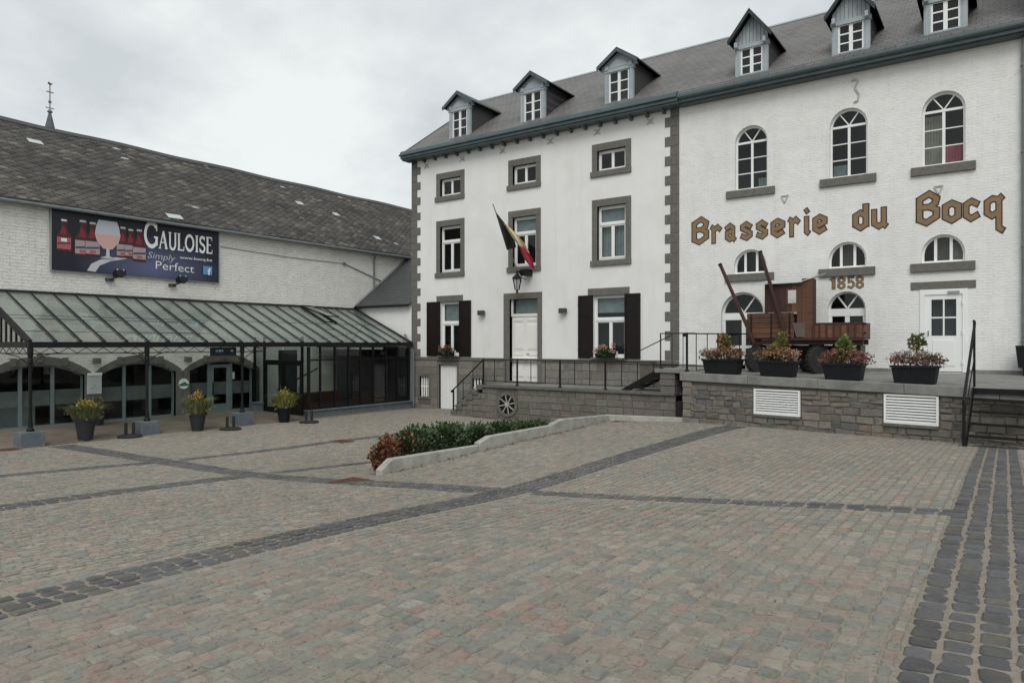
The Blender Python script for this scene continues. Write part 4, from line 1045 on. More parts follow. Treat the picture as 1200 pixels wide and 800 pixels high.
# rubble courses
z = .72; rows = [z]
while z < 1.98: z += R(.10, .19); rows.append(z)
for z0, z1 in zip(rows, rows[1:]):
    for p, q in clip_spans(0, TL_, z0, z1, holes):
        x = p
        while x < q - .02:
            w = R(.16, .50)
            if q - x - w < .14: w = q - x
            zt = min(z1 + R(-.012, .012), tz(x + w / 2) - .24)
            if zt - z0 > .03:
                u = random.random(); c = (.150, .138, .120) if u < .7 else (.180, .162, .135) if u < .87 else (.115, .115, .110) if u < .97 else (.185, .140, .11)
                stone_piece(terr, MT, x + .006, x + w - .006, z0 + R(-.008, .012), zt - .006, M_STONEA, shade(c, .16), R(.004, .026), .09, .020, .016, 'rubble_stone')
            x += w
z = .72
while z < 2.0:                                                 # corner stones at the left end
    h = R(.16, .26); z1 = min(z + h, 2.08)
    stone_piece(terr, MT, -.02, R(.2, .3), z + .005, z1 - .005, M_STONEA, shade((.19, .175, .15), .15), .05, .3, .02, .01, 'corner_stone'); z = z1
    if z1 >= 2.08: break
for a, b, c, d in vents:
    g = part('vent_grille', terr, M_WHITE, lambda m: (m.mbox(MT, a, b, c, c + .04, -.05, .05), m.mbox(MT, a, b, d - .04, d, -.05, .05), m.mbox(MT, a, a + .045, c + .04, d - .04, -.05, .05), m.mbox(MT, b - .045, b, c + .04, d - .04, -.05, .05)))
    part('back', g, M_STEEL, lambda m: m.mbox(MT, a + .04, b - .04, c + .03, d - .03, .03, .05))  # dark back paints in the shade between the slats
    n = 9
    for k in range(n):
        za = c + .045 + (d - c - .09) * k / n; zm = za + (d - c - .09) / n * .62
        part('slat', g, M_WHITE, lambda m: m.hexa([MT(a + .046, za, -.045), MT(b - .046, za, -.045), MT(b - .046, za + .006, -.035), MT(a + .046, za + .006, -.035), MT(a + .046, zm, .0), MT(b - .046, zm, .0), MT(b - .046, zm + .008, .012), MT(a + .046, zm + .008, .012)]))
    part('sill', g, M_COPE, lambda m: m.mbox(MT, a - .02, b + .0, c - .075, c - .005, -.06, .05), bev=.008)

tr = thing('terrace_railing', (-8, -2, 2.38), 'black iron railing at the left end of the terrace beside the flower trough', 'railing')
post(tr, -8.62, -1.95, 2.385, 3.47, .022); post(tr, -7.52, -2.62, 2.335, 3.47, .036)
part('knob', tr, M_BLACK, lambda m: m.lathe((-7.58, -2.66, 3.40), [(.02, -.05), (.06, -.02), (.06, .03), (.02, .06)], 10))
for x in (-8.25, -7.9): post(tr, x, -1.95, 2.42, 3.46, .012, 'baluster')
for i in range(5):
    t = (i + .7) / 5.2; x = -7.50 + 1.15 * t; y = -2.55 + 1.55 * t
    post(tr, x, y, 2.36, 3.44, .026 if i in (2, 3) else .014, 'baluster')
part('handrail', tr, M_BLACK, lambda m: m.path([(-8.62, -1.95, 3.46), (-7.52, -1.95, 3.46)], .016, 8))
part('handrail', tr, M_BLACK, lambda m: m.path([(-7.52, -2.62, 3.44), (-6.2, -.85, 3.44), (-5.0, -.85, 3.44)], .018, 8))
part('bottom_rail', tr, M_BLACK, lambda m: m.path([(-8.62, -1.95, 2.52), (-7.52, -1.95, 2.52)], .010, 6))
part('bottom_rail', tr, M_BLACK, lambda m: m.path([(-7.52, -2.62, 2.50), (-6.2, -.85, 2.50)], .010, 6))

# metal stair at the right corner
st = thing('metal_stair', (-.1, -4.8, 1.05), 'steep black metal stair at the right-hand corner of the terrace', 'stair')
sa = Ts(1141, 445)[0]; sw = 1.04; zt_ = tz(sa) - .0
DT, DB = .02, -1.02                                       # along the stair, towards the court (negative is out)
zb_ = gz(*MT(sa, 0, DB)[:2]) - .01
def SP(side, d, z, w=0.0): return Vector(MT(sa + sw * side + w, z, d))
for sd_ in (0, 1):
    part('stringer', st, M_BLACK, lambda m: m.hexa([SP(sd_, DB, zb_), SP(sd_, DB, zb_, .03), SP(sd_, DB + .2, zb_, .03), SP(sd_, DB + .2, zb_), SP(sd_, DT - .2, zt_), SP(sd_, DT - .2, zt_, .03), SP(sd_, DT + .02, zt_, .03), SP(sd_, DT + .02, zt_)]))
    part('post', st, M_BLACK, lambda m: m.tube(SP(sd_, DB + .02, zb_), SP(sd_, DB + .02, zb_ + .95), .030, 8))
    part('post', st, M_BLACK, lambda m: m.tube(SP(sd_, DT + .1, zt_ - .3), SP(sd_, DT + .1, 3.56), .024, 8))
    part('handrail', st, M_BLACK, lambda m: m.path([SP(sd_, DB, zb_ + .92), SP(sd_, DT + .1, 3.50), SP(sd_, DT + .12, 3.62), SP(sd_, DT + .05, 3.64)], .028, 8))
    part('mid_rail', st, M_BLACK, lambda m: m.tube(SP(sd_, DB, zb_ + .48), SP(sd_, DT + .1, 2.85), .012, 6))
for k in range(4):
    f = (k + 1) / 5.0; d = DB + .02 + (DT - DB) * (k + .3) / 5; z = zb_ + (zt_ - zb_) * f
    part('tread', st, M_BLACK, lambda m: m.hexa([SP(0, d, z - .04, .032), SP(1, d, z - .04, -.002), SP(1, d + .22, z - .04, -.002), SP(0, d + .22, z - .04, .032), SP(0, d, z - .01, .032), SP(1, d, z - .01, -.002), SP(1, d + .22, z - .01, -.002), SP(0, d + .22, z - .01, .032)]))
part('top_edge', st, M_BLACK, lambda m: m.hexa([SP(0, -.14, zt_ - .12, .032), SP(1, -.14, zt_ - .12, -.002), SP(1, -.085, zt_ - .12, -.002), SP(0, -.085, zt_ - .12, .032), SP(0, -.14, zt_ - .01, .032), SP(1, -.14, zt_ - .01, -.002), SP(1, -.085, zt_ - .01, -.002), SP(0, -.085, zt_ - .01, .032)]))

# ------------------------------------------------------------------ concrete edging of the planted bed
bed = thing('edging_wall', (-9.35, -8, .6), 'low pale concrete edging wall stepping up beside the dark green hedge', 'wall')
HW = -9.35
def HP(u, v): p = on_x(u, v, HW); return p[1], p[2]
ptsT = [(HP(447, 551), HP(460, 537.5), HP(562, 521.5)), (HP(562, 519), HP(575, 511), HP(648.5, 498)), (HP(648.5, 496.5), HP(660, 491), HP(714, 486))]
for a, b, c in ptsT:
    y0, y1 = a[0], c[0]
    part('concrete_segment', bed, M_CONC, lambda m: m.prism([(HW, y0 + .006, .2), (HW, y0 + .006, a[1]), (HW, b[0], b[1]), (HW, y1 - .006, c[1]), (HW, y1 - .006, .2)], (-.16, 0, 0)), bev=.012)
yE = ptsT[2][2][0]; zE = ptsT[2][2][1]
part('concrete_segment', bed, M_CONC, lambda m: m.hexa([(HW - .16, yE + .0, .3), (-7.36, -3.10, .3), (-7.36, -2.94, .3), (HW - .16, yE + .16, .3), (HW - .16, yE, zE), (-7.36, -3.10, zE - .04), (-7.36, -2.94, zE - .04), (HW - .16, yE + .16, zE)]), bev=.012)

def leaf_cloud(m, c, rad, n, size, cols, flat=.0, up=.3):
    """leaf-sized faces through an ellipsoid volume, uneven outline"""
    ph = [R(0, 6.28) for _ in range(6)]
    for i in range(n):
        d = Vector((random.gauss(0, 1), random.gauss(0, 1), random.gauss(0, 1))).normalized()
        w = 1 + .22 * math.sin(3 * d.x + ph[0]) * math.sin(4 * d.y + ph[1]) + .18 * math.sin(7 * d.z + 5 * d.x + ph[2])
        r = (random.random() ** .45) * w
        p = Vector(c) + Vector((d.x * rad[0], d.y * rad[1], d.z * rad[2])) * r
        ax = (d + Vector((R(-.8, .8), R(-.8, .8), R(-.4, .8) + up))).normalized(); sd = ax.orthogonal().normalized(); sd.rotate(Matrix.Rotation(R(0, 6.28), 3, ax))
        l = size * R(.7, 1.3); wd = l * R(.28, .45); nn = ax.cross(sd)
        col = shade(random.choice(cols), .3, .1)
        m.poly([p, p + ax * l * .5 + sd * wd + nn * l * .08, p + ax * l, p + ax * l * .5 - sd * wd + nn * l * .08], col)
def blades(m, c, rad, n, h, cols, lean=.8, w=.010):
    for i in range(n):
        a = R(0, 6.28); r = math.sqrt(random.random()); p = Vector(c) + Vector((rad[0] * r * math.cos(a) * .5, rad[1] * r * math.sin(a) * .5, 0))
        hh = h * R(.55, 1.1); out = Vector((math.cos(a), math.sin(a), 0)) * hh * lean * r
        sd = Vector((-math.sin(a), math.cos(a), 0)) * w
        q = p + out * .45 + Vector((0, 0, hh * .62)); t = p + out + Vector((0, 0, hh * (1 - .35 * r)))
        col = shade(random.choice(cols), .3, .1)
        m.poly([p - sd, p + sd, q + sd, q - sd], col); m.poly([q - sd, q + sd, t + sd * .2], col)
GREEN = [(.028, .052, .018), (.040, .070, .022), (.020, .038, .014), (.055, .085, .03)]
RED = [(.17, .065, .030), (.13, .045, .022), (.21, .095, .045), (.09, .045, .02)]
hedge_y = [-12.45, -11.4, -10.4, -9.4, -8.4, -7.4, -6.5]
hl = ['rusty red brown dying shrub at the near end of the hedge', 'dark green laurel shrub next to the rusty red one', 'dark green laurel shrub third along from the rusty red one', 'dark green laurel shrub by the first step of the edging wall',
      'dark green laurel shrub behind the second edging segment', 'dark green laurel shrub in the far half of the hedge, nearer to the round window', 'dark green laurel shrub at the far end of the hedge below the landing']
for i, y in enumerate(hedge_y):
    zb = gz(-10.05, y); 
    h = (.66, .80, .84, .76, .76, .70, .64)[i]
    sh = thing('hedge_shrub', (-10.0, y, zb), hl[i], 'shrub', 'laurel shrubs in the planted bed')
    m = MB(); x = -10.0 if i else -9.78
    leaf_cloud(m, (x, y, zb + h * .52), (.38 if i else .20, .60 if i else .30, h * .48), 1500 if i else 900, .085, GREEN if i else RED)
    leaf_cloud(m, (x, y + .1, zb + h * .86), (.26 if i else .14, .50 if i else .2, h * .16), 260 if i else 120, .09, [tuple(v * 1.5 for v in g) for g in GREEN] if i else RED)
    if i == 1: leaf_cloud(m, (x + .1, y - .3, zb + h * .45), (.3, .3, .35), 200, .08, RED)
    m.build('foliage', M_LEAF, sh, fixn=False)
    part('stem', sh, M_WOOD_DK, lambda m: [m.tube((x + R(-.1, .1), y + R(-.25, .25), zb), (x + R(-.2, .2), y + R(-.4, .4), zb + h * .7), .015, 5, .006) for _ in range(5)])

m = MB()
for q in range(160):                                           # blown leaves along the foot of the edging
    if q < 110: y = R(-12.8, -4.2); x = HW + abs(random.gauss(.04, .12))
    else: x = -9.2 + abs(random.gauss(0, .35)); y = -4.05 - abs(random.gauss(0, .12))
    z = gz(x, y) + .012; a = R(0, 6.28); l = R(.02, .05); ux, uy = math.cos(a) * l, math.sin(a) * l
    m.poly([(x - ux, y - uy, z), (x + uy * .5, y - ux * .5, z + .012), (x + ux, y + uy, z + .004), (x - uy * .5, y + ux * .5, z + .014)], shade(random.choice(RED), .4))
o = m.build('fallen_leaves', M_LEAF, None, org=(HW, -8, .8), fixn=False)
tag(o, 'dry reddish leaves blown along the foot of the edging wall', 'leaves', kind='stuff')
# drain gratings set in the paving
def grate(u, v, w, l, label, rows):
    z = .8
    for _ in range(6):
        d = ray(u, v); t = (z - ZC) / d[2]; x, y = d[0] * t, -DCAM + d[1] * t; z = gz(x, y)
    g = thing('drain_grate', (x, y, z), label, 'grate', 'rusty drain grates in the paving')
    zz = z + .012
    part('frame', g, M_RUST, lambda m: (m.box(x - w / 2, x + w / 2, y - l / 2, y - l / 2 + .04, z - .03, zz), m.box(x - w / 2, x + w / 2, y + l / 2 - .04, y + l / 2, z - .03, zz), m.box(x - w / 2, x - w / 2 + .04, y - l / 2 + .04, y + l / 2 - .04, z - .03, zz), m.box(x + w / 2 - .04, x + w / 2, y - l / 2 + .04, y + l / 2 - .04, z - .03, zz)))
    for k in range(rows):
        a = x - w / 2 + .04 + (w - .08) * (k + .25) / rows
        part('bar', g, M_RUST, lambda m: m.box(a, a + (w - .08) / rows * .5, y - l / 2 + .04, y + l / 2 - .04, z - .03, zz + .002))
    part('gully', g, M_DARK, lambda m: m.box(x - w / 2 + .03, x + w / 2 - .03, y - l / 2 + .03, y + l / 2 - .03, z - .02, z - .006))
grate(412, 564, .55, .55, 'rusty slotted drain grate in front of the hedge', 6)
grate(400, 517, .55, .45, 'rusty drain grate by the glass entrance box', 5)
grate(8, 527, .5, .5, 'rusty drain grate beside the canopy post at the frame edge', 5)

# ------------------------------------------------------------------ the old barn with the restaurant
XW = -24.3
MBn = lambda s, z, d: (XW - d, s, z)
barn = thing('barn', (XW, -5, .5), 'long low white brick barn with a mossy tiled roof and three stone arches', 'barn')
EZ = 7.62; RX, RZ = -29.0, 11.12
A = [(-14.22, -11.64), (-11.12, -8.60), (-8.09, -5.42)]
AS, AR, AB = 2.16, .34, .52
ops = [(a, b, AB, AS, AR) for a, b in A]
m = MB(); wall_open(m, MBn, -19, 14, .3, EZ, ops, .30); m.build('wall', M_BARNBRICK, barn)
part('gable_wall', barn, M_BARNBRICK, lambda m: (m.poly([(XW, -19, .3), (XW, -19, EZ), (RX, -19, RZ - .1), (2 * RX - XW, -19, EZ), (2 * RX - XW, -19, .3)]), m.poly([(2 * RX - XW, -19, .3), (2 * RX - XW, 14, .3), (2 * RX - XW, 14, EZ), (2 * RX - XW, -19, EZ)])))
part('dark_backing', barn, M_DARK, lambda m: (m.box(XW - 3.0, XW - 2.9, -18.5, -1, .3, 3.2), m.box(XW - 2.9, XW - .32, -18.5, -1, 3.1, 3.2), m.box(XW - 2.9, XW - .32, -1.1, -1, .3, 3.1)))  # dark box behind the arches, the gloom is put into its colour
part('interior_floor', barn, M_WOOD_DK, lambda m: m.box(XW - 2.9, XW - .31, -18.5, -1, .40, .46))
for y0, y1, z0, z1, x, mt in ((-14.0, -12.6, .5, 1.25, -1.2, M_SHEET), (-10.6, -9.6, .46, 1.15, -1.7, M_WOOD_DK), (-9.4, -8.8, .46, 1.3, -1.4, M_DARK), (-12.5, -11.9, .46, 1.5, -2.0, M_WOOD_DK), (-7.2, -6.2, .46, 1.2, -2.2, M_WOOD), (-13.6, -12.5, 1.35, 1.43, -1.3, M_SHEET)):
    part('counter', barn, mt, lambda m: m.box(XW + x - .4, XW + x, y0, y1, z0, z1))
# roof slab and its diamond tiles
def broof(t, y, up=0.0):
    """t: 0 eave .. 1 ridge"""
    sag = .05 * math.sin(y * .55 + 1) * math.sin(math.pi * min(1, t)) + .03 * math.sin(y * 1.3)
    x0, z0 = XW + .22, EZ - .16
    n = Vector((RZ - z0, 0, x0 - RX)).normalized()
    return Vector((x0 + (RX - x0) * t, y, z0 + (RZ - z0) * t + sag * .7)) + n * up
m = MB(); ys = [-19.3 + .6 * i for i in range(57)]
for a, b in zip(ys, ys[1:]):
    for k in range(5): m.poly([broof(k / 5, a), broof(k / 5, b), broof((k + 1) / 5, b), broof((k + 1) / 5, a)])
for a, b in zip(ys, ys[1:]):
    m.poly([broof(0, a), broof(0, b), broof(0, b) - Vector((.02, 0, .10)), broof(0, a) - Vector((.02, 0, .10))])
    m.poly([(RX, a, RZ), (RX, b, RZ), (2 * RX - XW, b, EZ), (2 * RX - XW, a, EZ)])
rf = m.build('roof', basic('roof_underlay', (.045, .042, .038), None, .95, 8, .4, .01), barn)
m = MB(); sl = math.hypot(RZ - EZ, XW - RX); w = .34; hh = .26; nr = int(sl / (hh * .5)) - 1
for r in range(nr + 1):
    y = -19.2 + (w / 2 if r % 2 else 0)
    while y < 14.5:
        t = (r * hh * .5) / sl; tm = t + hh * .5 / sl; tt = t + hh / sl
        n1 = noise.noise((y * .33, r * .12, 2.0)); n2 = noise.noise((y * 1.4, r * .5, 7.0)); u = random.random()
        g = .062 * (1 + .35 * n1) * R(.62, 1.35); c = (g * 1.03, g * .97, g * .90)
        if n2 > .12 and u < .5: c = (g * 1.8, g * 1.66, g * 1.42)
        if n1 > .18 and u > .6: c = (g * 1.12, g * 1.03, g * .85)
        if u < .003: c = (.36, .38, .39)
        lift = .022 + R(0, .02)
        if t < .985:
            p = [broof(t, y + R(-.02, .02), lift), broof(tm, y + w * .49, .012 + R(0, .008)), broof(min(tt, 1), y, .004), broof(tm, y - w * .49, .012 + R(0, .008))]
            k = .32   # clipped lower corner
            a, b = p[0].lerp(p[1], k), p[0].lerp(p[3], k)
            m.poly([a, p[1], p[2], p[3], b], c)
            dn = Vector((.012, 0, -.02)); m.poly([a, b, b + dn, a + dn], tuple(x * .8 for x in c)); m.poly([p[1], a, a + dn, p[1] + dn], c); m.poly([b, p[3], p[3] + dn, b + dn], c)
        y += w
o = m.build('roof_tiles', M_TILE, rf, fixn=False); o['kind'] = 'stuff'
y = -19.2
while y < 14.5:
    part('ridge_tile', rf, M_SLATE_DK, lambda m: (m.poly([broof(.965, y, .04), broof(.965, y + .6, .04), broof(1, y + .6, .085), broof(1, y, .085)]), m.poly([broof(1, y, .085), broof(1, y + .6, .085), broof(1, y + .6, .085) - Vector((.2, 0, .16)), broof(1, y, .085) - Vector((.2, 0, .16))]), m.poly([broof(.965, y, .04), broof(.965, y + .6, .04), broof(.965, y + .6), broof(.965, y)])))
    y += .605
for t, y, l in ((.72, -12.0, .45), (.60, -1.2, .35), (.20, 1.9, .35), (.03, -8.9, .55), (.50, .6, .3)):
    part('replacement_sheet', rf, M_SHEET, lambda m: m.hexa([broof(t, y, .03), broof(t, y + l, .03), broof(t + .05, y + l, .02), broof(t + .05, y, .02), broof(t, y, .05), broof(t, y + l, .05), broof(t + .05, y + l, .04), broof(t + .05, y, .04)]))
part('gutter', barn, M_GALV, lambda m: m.path([broof(0, y) + Vector((.07, 0, -.08)) for y in ys[::4]], .055, 8))
# arches: stone ring, piers, glazing
for i, (a, b) in enumerate(A):
    P = arc_pts(a, b, AS, AR, 14); c = (a + b) / 2
    O = arc_pts(a - .25, b + .25, AS + .02, AR + .24, 14)
    n = 14
    sur = part('arch_surround', barn, M_STONE, lambda m: [m.hexa([MBn(*P[k], -.035), MBn(*P[k + 1], -.035), MBn(*O[k + 1], -.035), MBn(*O[k], -.035), MBn(*P[k], .28), MBn(*P[k + 1], .28), MBn(*O[k + 1], .28), MBn(*O[k], .28)]) for k in range(n)])
    for k in (4, 7, 10):
        q = O[k]; part('keystone', sur, M_STONE, lambda m: m.mbox(MBn, q[0] - .09, q[0] + .09, q[1] - .20, q[1] + .06, -.075, -.036), bev=.01)
    part('arch_jamb', sur, M_STONE, lambda m: (m.mbox(MBn, a - .245, a, AB, AS, -.035, .28)), bev=.008)
    part('arch_jamb', sur, M_STONE, lambda m: (m.mbox(MBn, b, b + .245, AB, AS, -.035, .28)), bev=.008)
    mul = [[-13.40, -12.52], [-10.34, -9.47], [-7.26, -6.34]][i]
    d0, d1 = .12, .18
    top = lambda s: max(q for q in [AS] + [P[k][1] + (P[k + 1][1] - P[k][1]) * (s - P[k][0]) / (P[k + 1][0] - P[k][0]) for k in range(14) if P[k][0] <= s <= P[k + 1][0]])
    fr = part('shopfront_frame', barn, M_FRAME, lambda m: (m.mbox(MBn, a, a + .05, AB, AS, d0, d1), m.mbox(MBn, b - .05, b, AB, AS, d0, d1), m.mbox(MBn, a + .05, b - .05, AB, AB + .10, d0, d1),
        *[m.mbox(MBn, s - .05, s + .05, AB + .10, top(s), d0 - .01, d1) for s in mul],
        *[m.hexa([MBn(*P[k], d0), MBn(*P[k + 1], d0), MBn(P[k + 1][0], P[k + 1][1] - .06, d0), MBn(P[k][0], P[k][1] - .06, d0), MBn(*P[k], d1), MBn(*P[k + 1], d1), MBn(P[k + 1][0], P[k + 1][1] - .06, d1), MBn(P[k][0], P[k][1] - .06, d1)]) for k in range(14)]))
    e = [a + .05] + mul + [b - .05]
    for k in range(3):
        s0, s1 = e[k] + (.05 if k else 0), e[k + 1] - (.05 if k < 2 else 0)
        pts = [(s0, AB + .1), (s1, AB + .1)] + [(s, top(s) - .06) for s in [s1 + (s0 - s1) * q / 6 for q in range(7)]]
        if i == 2 and k == 1:
            part('door_leaf', fr, M_FRAME, lambda m: (m.mbox(MBn, s0, s0 + .13, AB + .02, 2.36, d0 - .03, d1 - .01), m.mbox(MBn, s1 - .13, s1, AB + .02, 2.36, d0 - .03, d1 - .01), m.mbox(MBn, s0 + .13, s1 - .13, AB + .02, .86, d0 - .03, d1 - .01), m.mbox(MBn, s0 + .13, s1 - .13, 2.24, 2.36, d0 - .03, d1 - .01)))
            part('handle', fr, M_BLACK, lambda m: m.tube(MBn(s0 + .08, 1.2, d0 - .07), MBn(s0 + .08, 1.7, d0 - .07), .02))
            part('card', fr, M_PLATE, lambda m: m.mbox(MBn, s1 + .05, s1 + .22, 1.78, 2.05, d0 + .02, d0 + .026))
        pane(fr, MBn, pts, .15)
        part('frosted_band', fr, M_BAND, lambda m: m.mbox(MBn, s0 + (.13 if i == 2 and k == 1 else 0), s1 - (.13 if i == 2 and k == 1 else 0), 1.22, 1.70, .165, .168))
dpb = thing('rain_pipe', (XW + .1, 1.4, 5.0), 'short grey rain pipe under the barn eave', 'drainpipe')
part('pipe', dpb, M_GALV, lambda m: m.path([(XW + .26, .95, EZ - .22), (XW + .08, .95, EZ - .5), (XW + .08, .95, 5.2)], .045, 8))
wr = thing('cable_conduit', (XW + .03, -3, 6.7), 'thin grey cable running down the barn wall from the poster', 'cable')
a_, b_, c_ = on_x(258, 289, XW), on_x(403, 309, XW), on_x(452, 332, XW)
part('cable', wr, M_GALV, lambda m: (m.path([(XW + .02, a_[1], a_[2]), (XW + .02, (a_[1] + b_[1]) / 2, (a_[2] + b_[2]) / 2 - .05), (XW + .02, b_[1], b_[2])], .012, 6), m.path([(XW + .03, b_[1], b_[2]), (XW + .03, c_[1], c_[2])], .022, 6)))
part('junction_box', wr, M_GALV, lambda m: m.box(XW, XW + .08, b_[1] - .06, b_[1] + .06, b_[2] - .06, b_[2] + .06))

# small linking building between barn and house
lk = thing('link_building', (-22.6, 0, .4), 'small linking building with a dark slate lean-to roof between barn and house', 'building')
part('wall', lk, M_RENDER, lambda m: m.box(XW + .005, HX0 - .005, .02, .25, .3, 4.80))
ze = 4.86
part('roof', lk, M_SLATE_DK, lambda m: m.hexa([(XW + .01, -.16, ze - .08), (HX0 - .03, -.16, ze - .08), (HX0 - .03, 4, ze + 3.0), (XW + .01, 4, ze + 3.0), (XW + .01, -.16, ze), (HX0 - .03, -.16, ze), (HX0 - .03, 4, ze + 3.08), (XW + .01, 4, ze + 3.08)]))
part('flashing', lk, M_GALV, lambda m: m.hexa([(XW + .012, -.18, ze + .02), (XW + .12, -.18, ze + .02), (XW + .12, 4, ze + 3.10), (XW + .012, 4, ze + 3.10), (XW + .012, -.18, ze + .06), (XW + .10, -.18, ze + .04), (XW + .10, 4, ze + 3.12), (XW + .012, 4, ze + 3.16)]))
part('gutter', lk, M_BLACK, lambda m: m.tube((XW + .02, -.2, ze - .06), (HX0 - .04, -.2, ze - .06), .05, 8))

# pavement under the canopy
m = MB(); ys = [-19 + .5 * i for i in range(38)] + [-.03]
for a, b in zip(ys, ys[1:]):
    xs = [XW - .0, -22.6, -20.62]
    for p, q in zip(xs, xs[1:]):
        h = lambda x, y: gz(x, y) + .035 + (.03 if x < -21 else 0)
        m.poly([(p, a, h(p, a)), (q, a, h(q, a)), (q, b, h(q, b)), (p, b, h(p, b))])
    m.poly([(-20.62, a, gz(-20.62, a) + .035), (-20.62, b, gz(-20.62, b) + .035), (-20.60, b, gz(-20.6, b) - .05), (-20.60, a, gz(-20.6, a) - .05)])
pv, nt, p = newmat('brown_pavers')
v = objvec(nt, False)
brk = nd(nt, 'ShaderNodeTexBrick'); brk.inputs['Scale'].default_value = 1; brk.inputs['Brick Width'].default_value = .3; brk.inputs['Row Height'].default_value = .15; brk.inputs['Mortar Size'].default_value = .008
brk.inputs['Color1'].default_value = (.17, .135, .10, 1); brk.inputs['Color2'].default_value = (.13, .11, .09, 1); brk.inputs['Mortar'].default_value = (.08, .07, .06, 1)
nt.links.new(v, brk.inputs['Vector']); nt.links.new(mixc(nt, noise_fac(nt, v, 1.5, .4, .7, 5), brk.outputs['Color'], (.20, .165, .125)), p.inputs['Base Color']); p.inputs['Roughness'].default_value = .8
o = m.build('pavement', pv, None, org=(0, 0, 0)); o['kind'] = 'structure'

# ------------------------------------------------------------------ glazed canopy and entrance box
XF = -20.8; CZ0, CZ1 = 3.20, 4.72
can = thing('glass_canopy', (-22.5, -7, .45), 'long black metal canopy with a sloping glass roof along the barn', 'canopy')
def CP(t, y, up=0.0):
    n = Vector((CZ1 - CZ0, 0, XF - XW)).normalized()
    return Vector((XF + (XW + .03 - XF) * t, y, CZ0 + (CZ1 - CZ0) * t)) + n * up
YA, YB = -14.45, -.12
part('gutter_beam', can, M_BLACK, lambda m: m.box(XF - .05, XF + .09, YA - .06, YB, 3.04, 3.20), bev=.01)
part('wall_plate', can, M_BLACK, lambda m: m.box(XW + .002, XW + .09, YA - .06, YB, 4.64, 4.76))
part('side_beam', can, M_BLACK, lambda m: m.box(XW + .01, XF - .06, YA - .06, YA + .04, 3.04, 3.20))
nb_ = 23; dy = (YB - .05 - YA) / nb_
for k in range(nb_ + 1):
    y = YA + dy * k
    part('rafter', can, M_BLACK, lambda m: m.bar(CP(0, y, -.02), CP(1, y, -.02), .05 if 0 < k < nb_ else .10, .09 if 0 < k < nb_ else .13, (0, 0, 1)))
for k in range(nb_):
    y0, y1 = YA + dy * k + .027, YA + dy * (k + 1) - .027
    for t0, t1 in ((.012, .495), (.505, .985)):
        if k == 18 and t0 > .5: continue
        part('roof_pane', can, M_PANE_CAN, lambda m: m.hexa([CP(t0, y0, .0), CP(t0, y1, .0), CP(t1, y1, .0), CP(t1, y0, .0), CP(t0, y0, .008), CP(t0, y1, .008), CP(t1, y1, .008), CP(t1, y0, .008)]))
part('glazing_rail', can, M_BLACK, lambda m: m.tube(CP(.5, YA, -.01), CP(.5, YB, -.01), .012, 6))
for t in (.55, .30): part('purlin', can, M_BLACK, lambda m: m.tube(CP(t, YA, -.18), CP(t, -8.4, -.18), .014, 6))
y0 = YA + dy * 18 + .03; y1 = YA + dy * 19 - .03
hatch = part('roof_hatch', can, M_BLACK, lambda m: (m.bar(CP(.52, y0, .04), CP(.52, y1, .04), .05), m.bar(CP(.98, y0, .06), CP(.98, y1, .06), .05), m.bar(CP(.52, y0, .30), CP(.97, y0, .06), .04), m.bar(CP(.52, y1, .30), CP(.97, y1, .06), .04), m.bar(CP(.52, y0, .30), CP(.52, y1, .30), .05),
    m.bar(CP(.52, y0, .03), CP(.98, y0, .03), .05), m.bar(CP(.52, y1, .03), CP(.98, y1, .03), .05)))
part('hatch_pane', hatch, M_PANE_CAN, lambda m: m.hexa([CP(.53, y0 + .03, .295), CP(.53, y1 - .03, .295), CP(.97, y1 - .03, .06), CP(.97, y0 + .03, .06), CP(.53, y0 + .03, .302), CP(.53, y1 - .03, .302), CP(.97, y1 - .03, .068), CP(.97, y0 + .03, .068)]))
for k in range(10):
    t = (k + .5) / 10; p = CP(t, YA, -.06)
    if p.z > 3.35: part('gable_bar', can, M_BLACK, lambda m: m.box(p.x - .035, p.x + .035, YA - .02, YA + .02, 3.20, p.z))
def lattice(m, a, b):
    y = a
    while y < b - .2:
        m.tube((XF + .02, y, 3.04), (XF + .02, y + .225, 2.89), .009, 5, cap=False); m.tube((XF + .02, y + .225, 2.89), (XF + .02, y + .45, 3.04), .009, 5, cap=False); y += .45
part('lattice_truss', can, M_BLACK, lambda m: (m.tube((XF + .02, YA, 2.88), (XF + .02, -7.5, 2.88), .014, 6), lattice(m, YA, -7.5)))
part('lattice_truss', can, M_BLACK, lambda m: (m.tube((XW + .1, YA, 2.88), (XF, YA, 2.88), .014, 6), [m.path([(XF - .45 * k, YA, 3.04), (XF - .45 * k - .225, YA, 2.89), (XF - .45 * k - .45, YA, 3.04)], .009, 5) for k in range(7)]))
for y in (-14.45, -11.42, -8.26):
    z0 = .86
    c = part('column', can, M_BLACK, lambda m: m.lathe((XF + .02, y, z0), [(.09, 0), (.09, .05), (.06, .09), (.05, .30), (.042, .34), (.042, 1.75), (.062, 1.78), (.062, 1.86), (.05, 1.9), (.07, 2.02), (.07, 2.18)], 12))
    for s in (-1, 1):
        part('arc_brace', c, M_BLACK, lambda m: m.path([(XF + .02, y + s * (.04 + .62 * (1 - math.cos(t))), z0 + 1.62 + .42 * math.sin(t)) for t in (0, .35, .7, 1.05, 1.4, 1.57)], .012, 6))
    zg = gz(XF + .1, y) - .02
    part('column_block', can, M_BLOCK, lambda m: m.box(XF - .22, XF + .26, y - .30, y + .26, zg, .86), bev=.01)
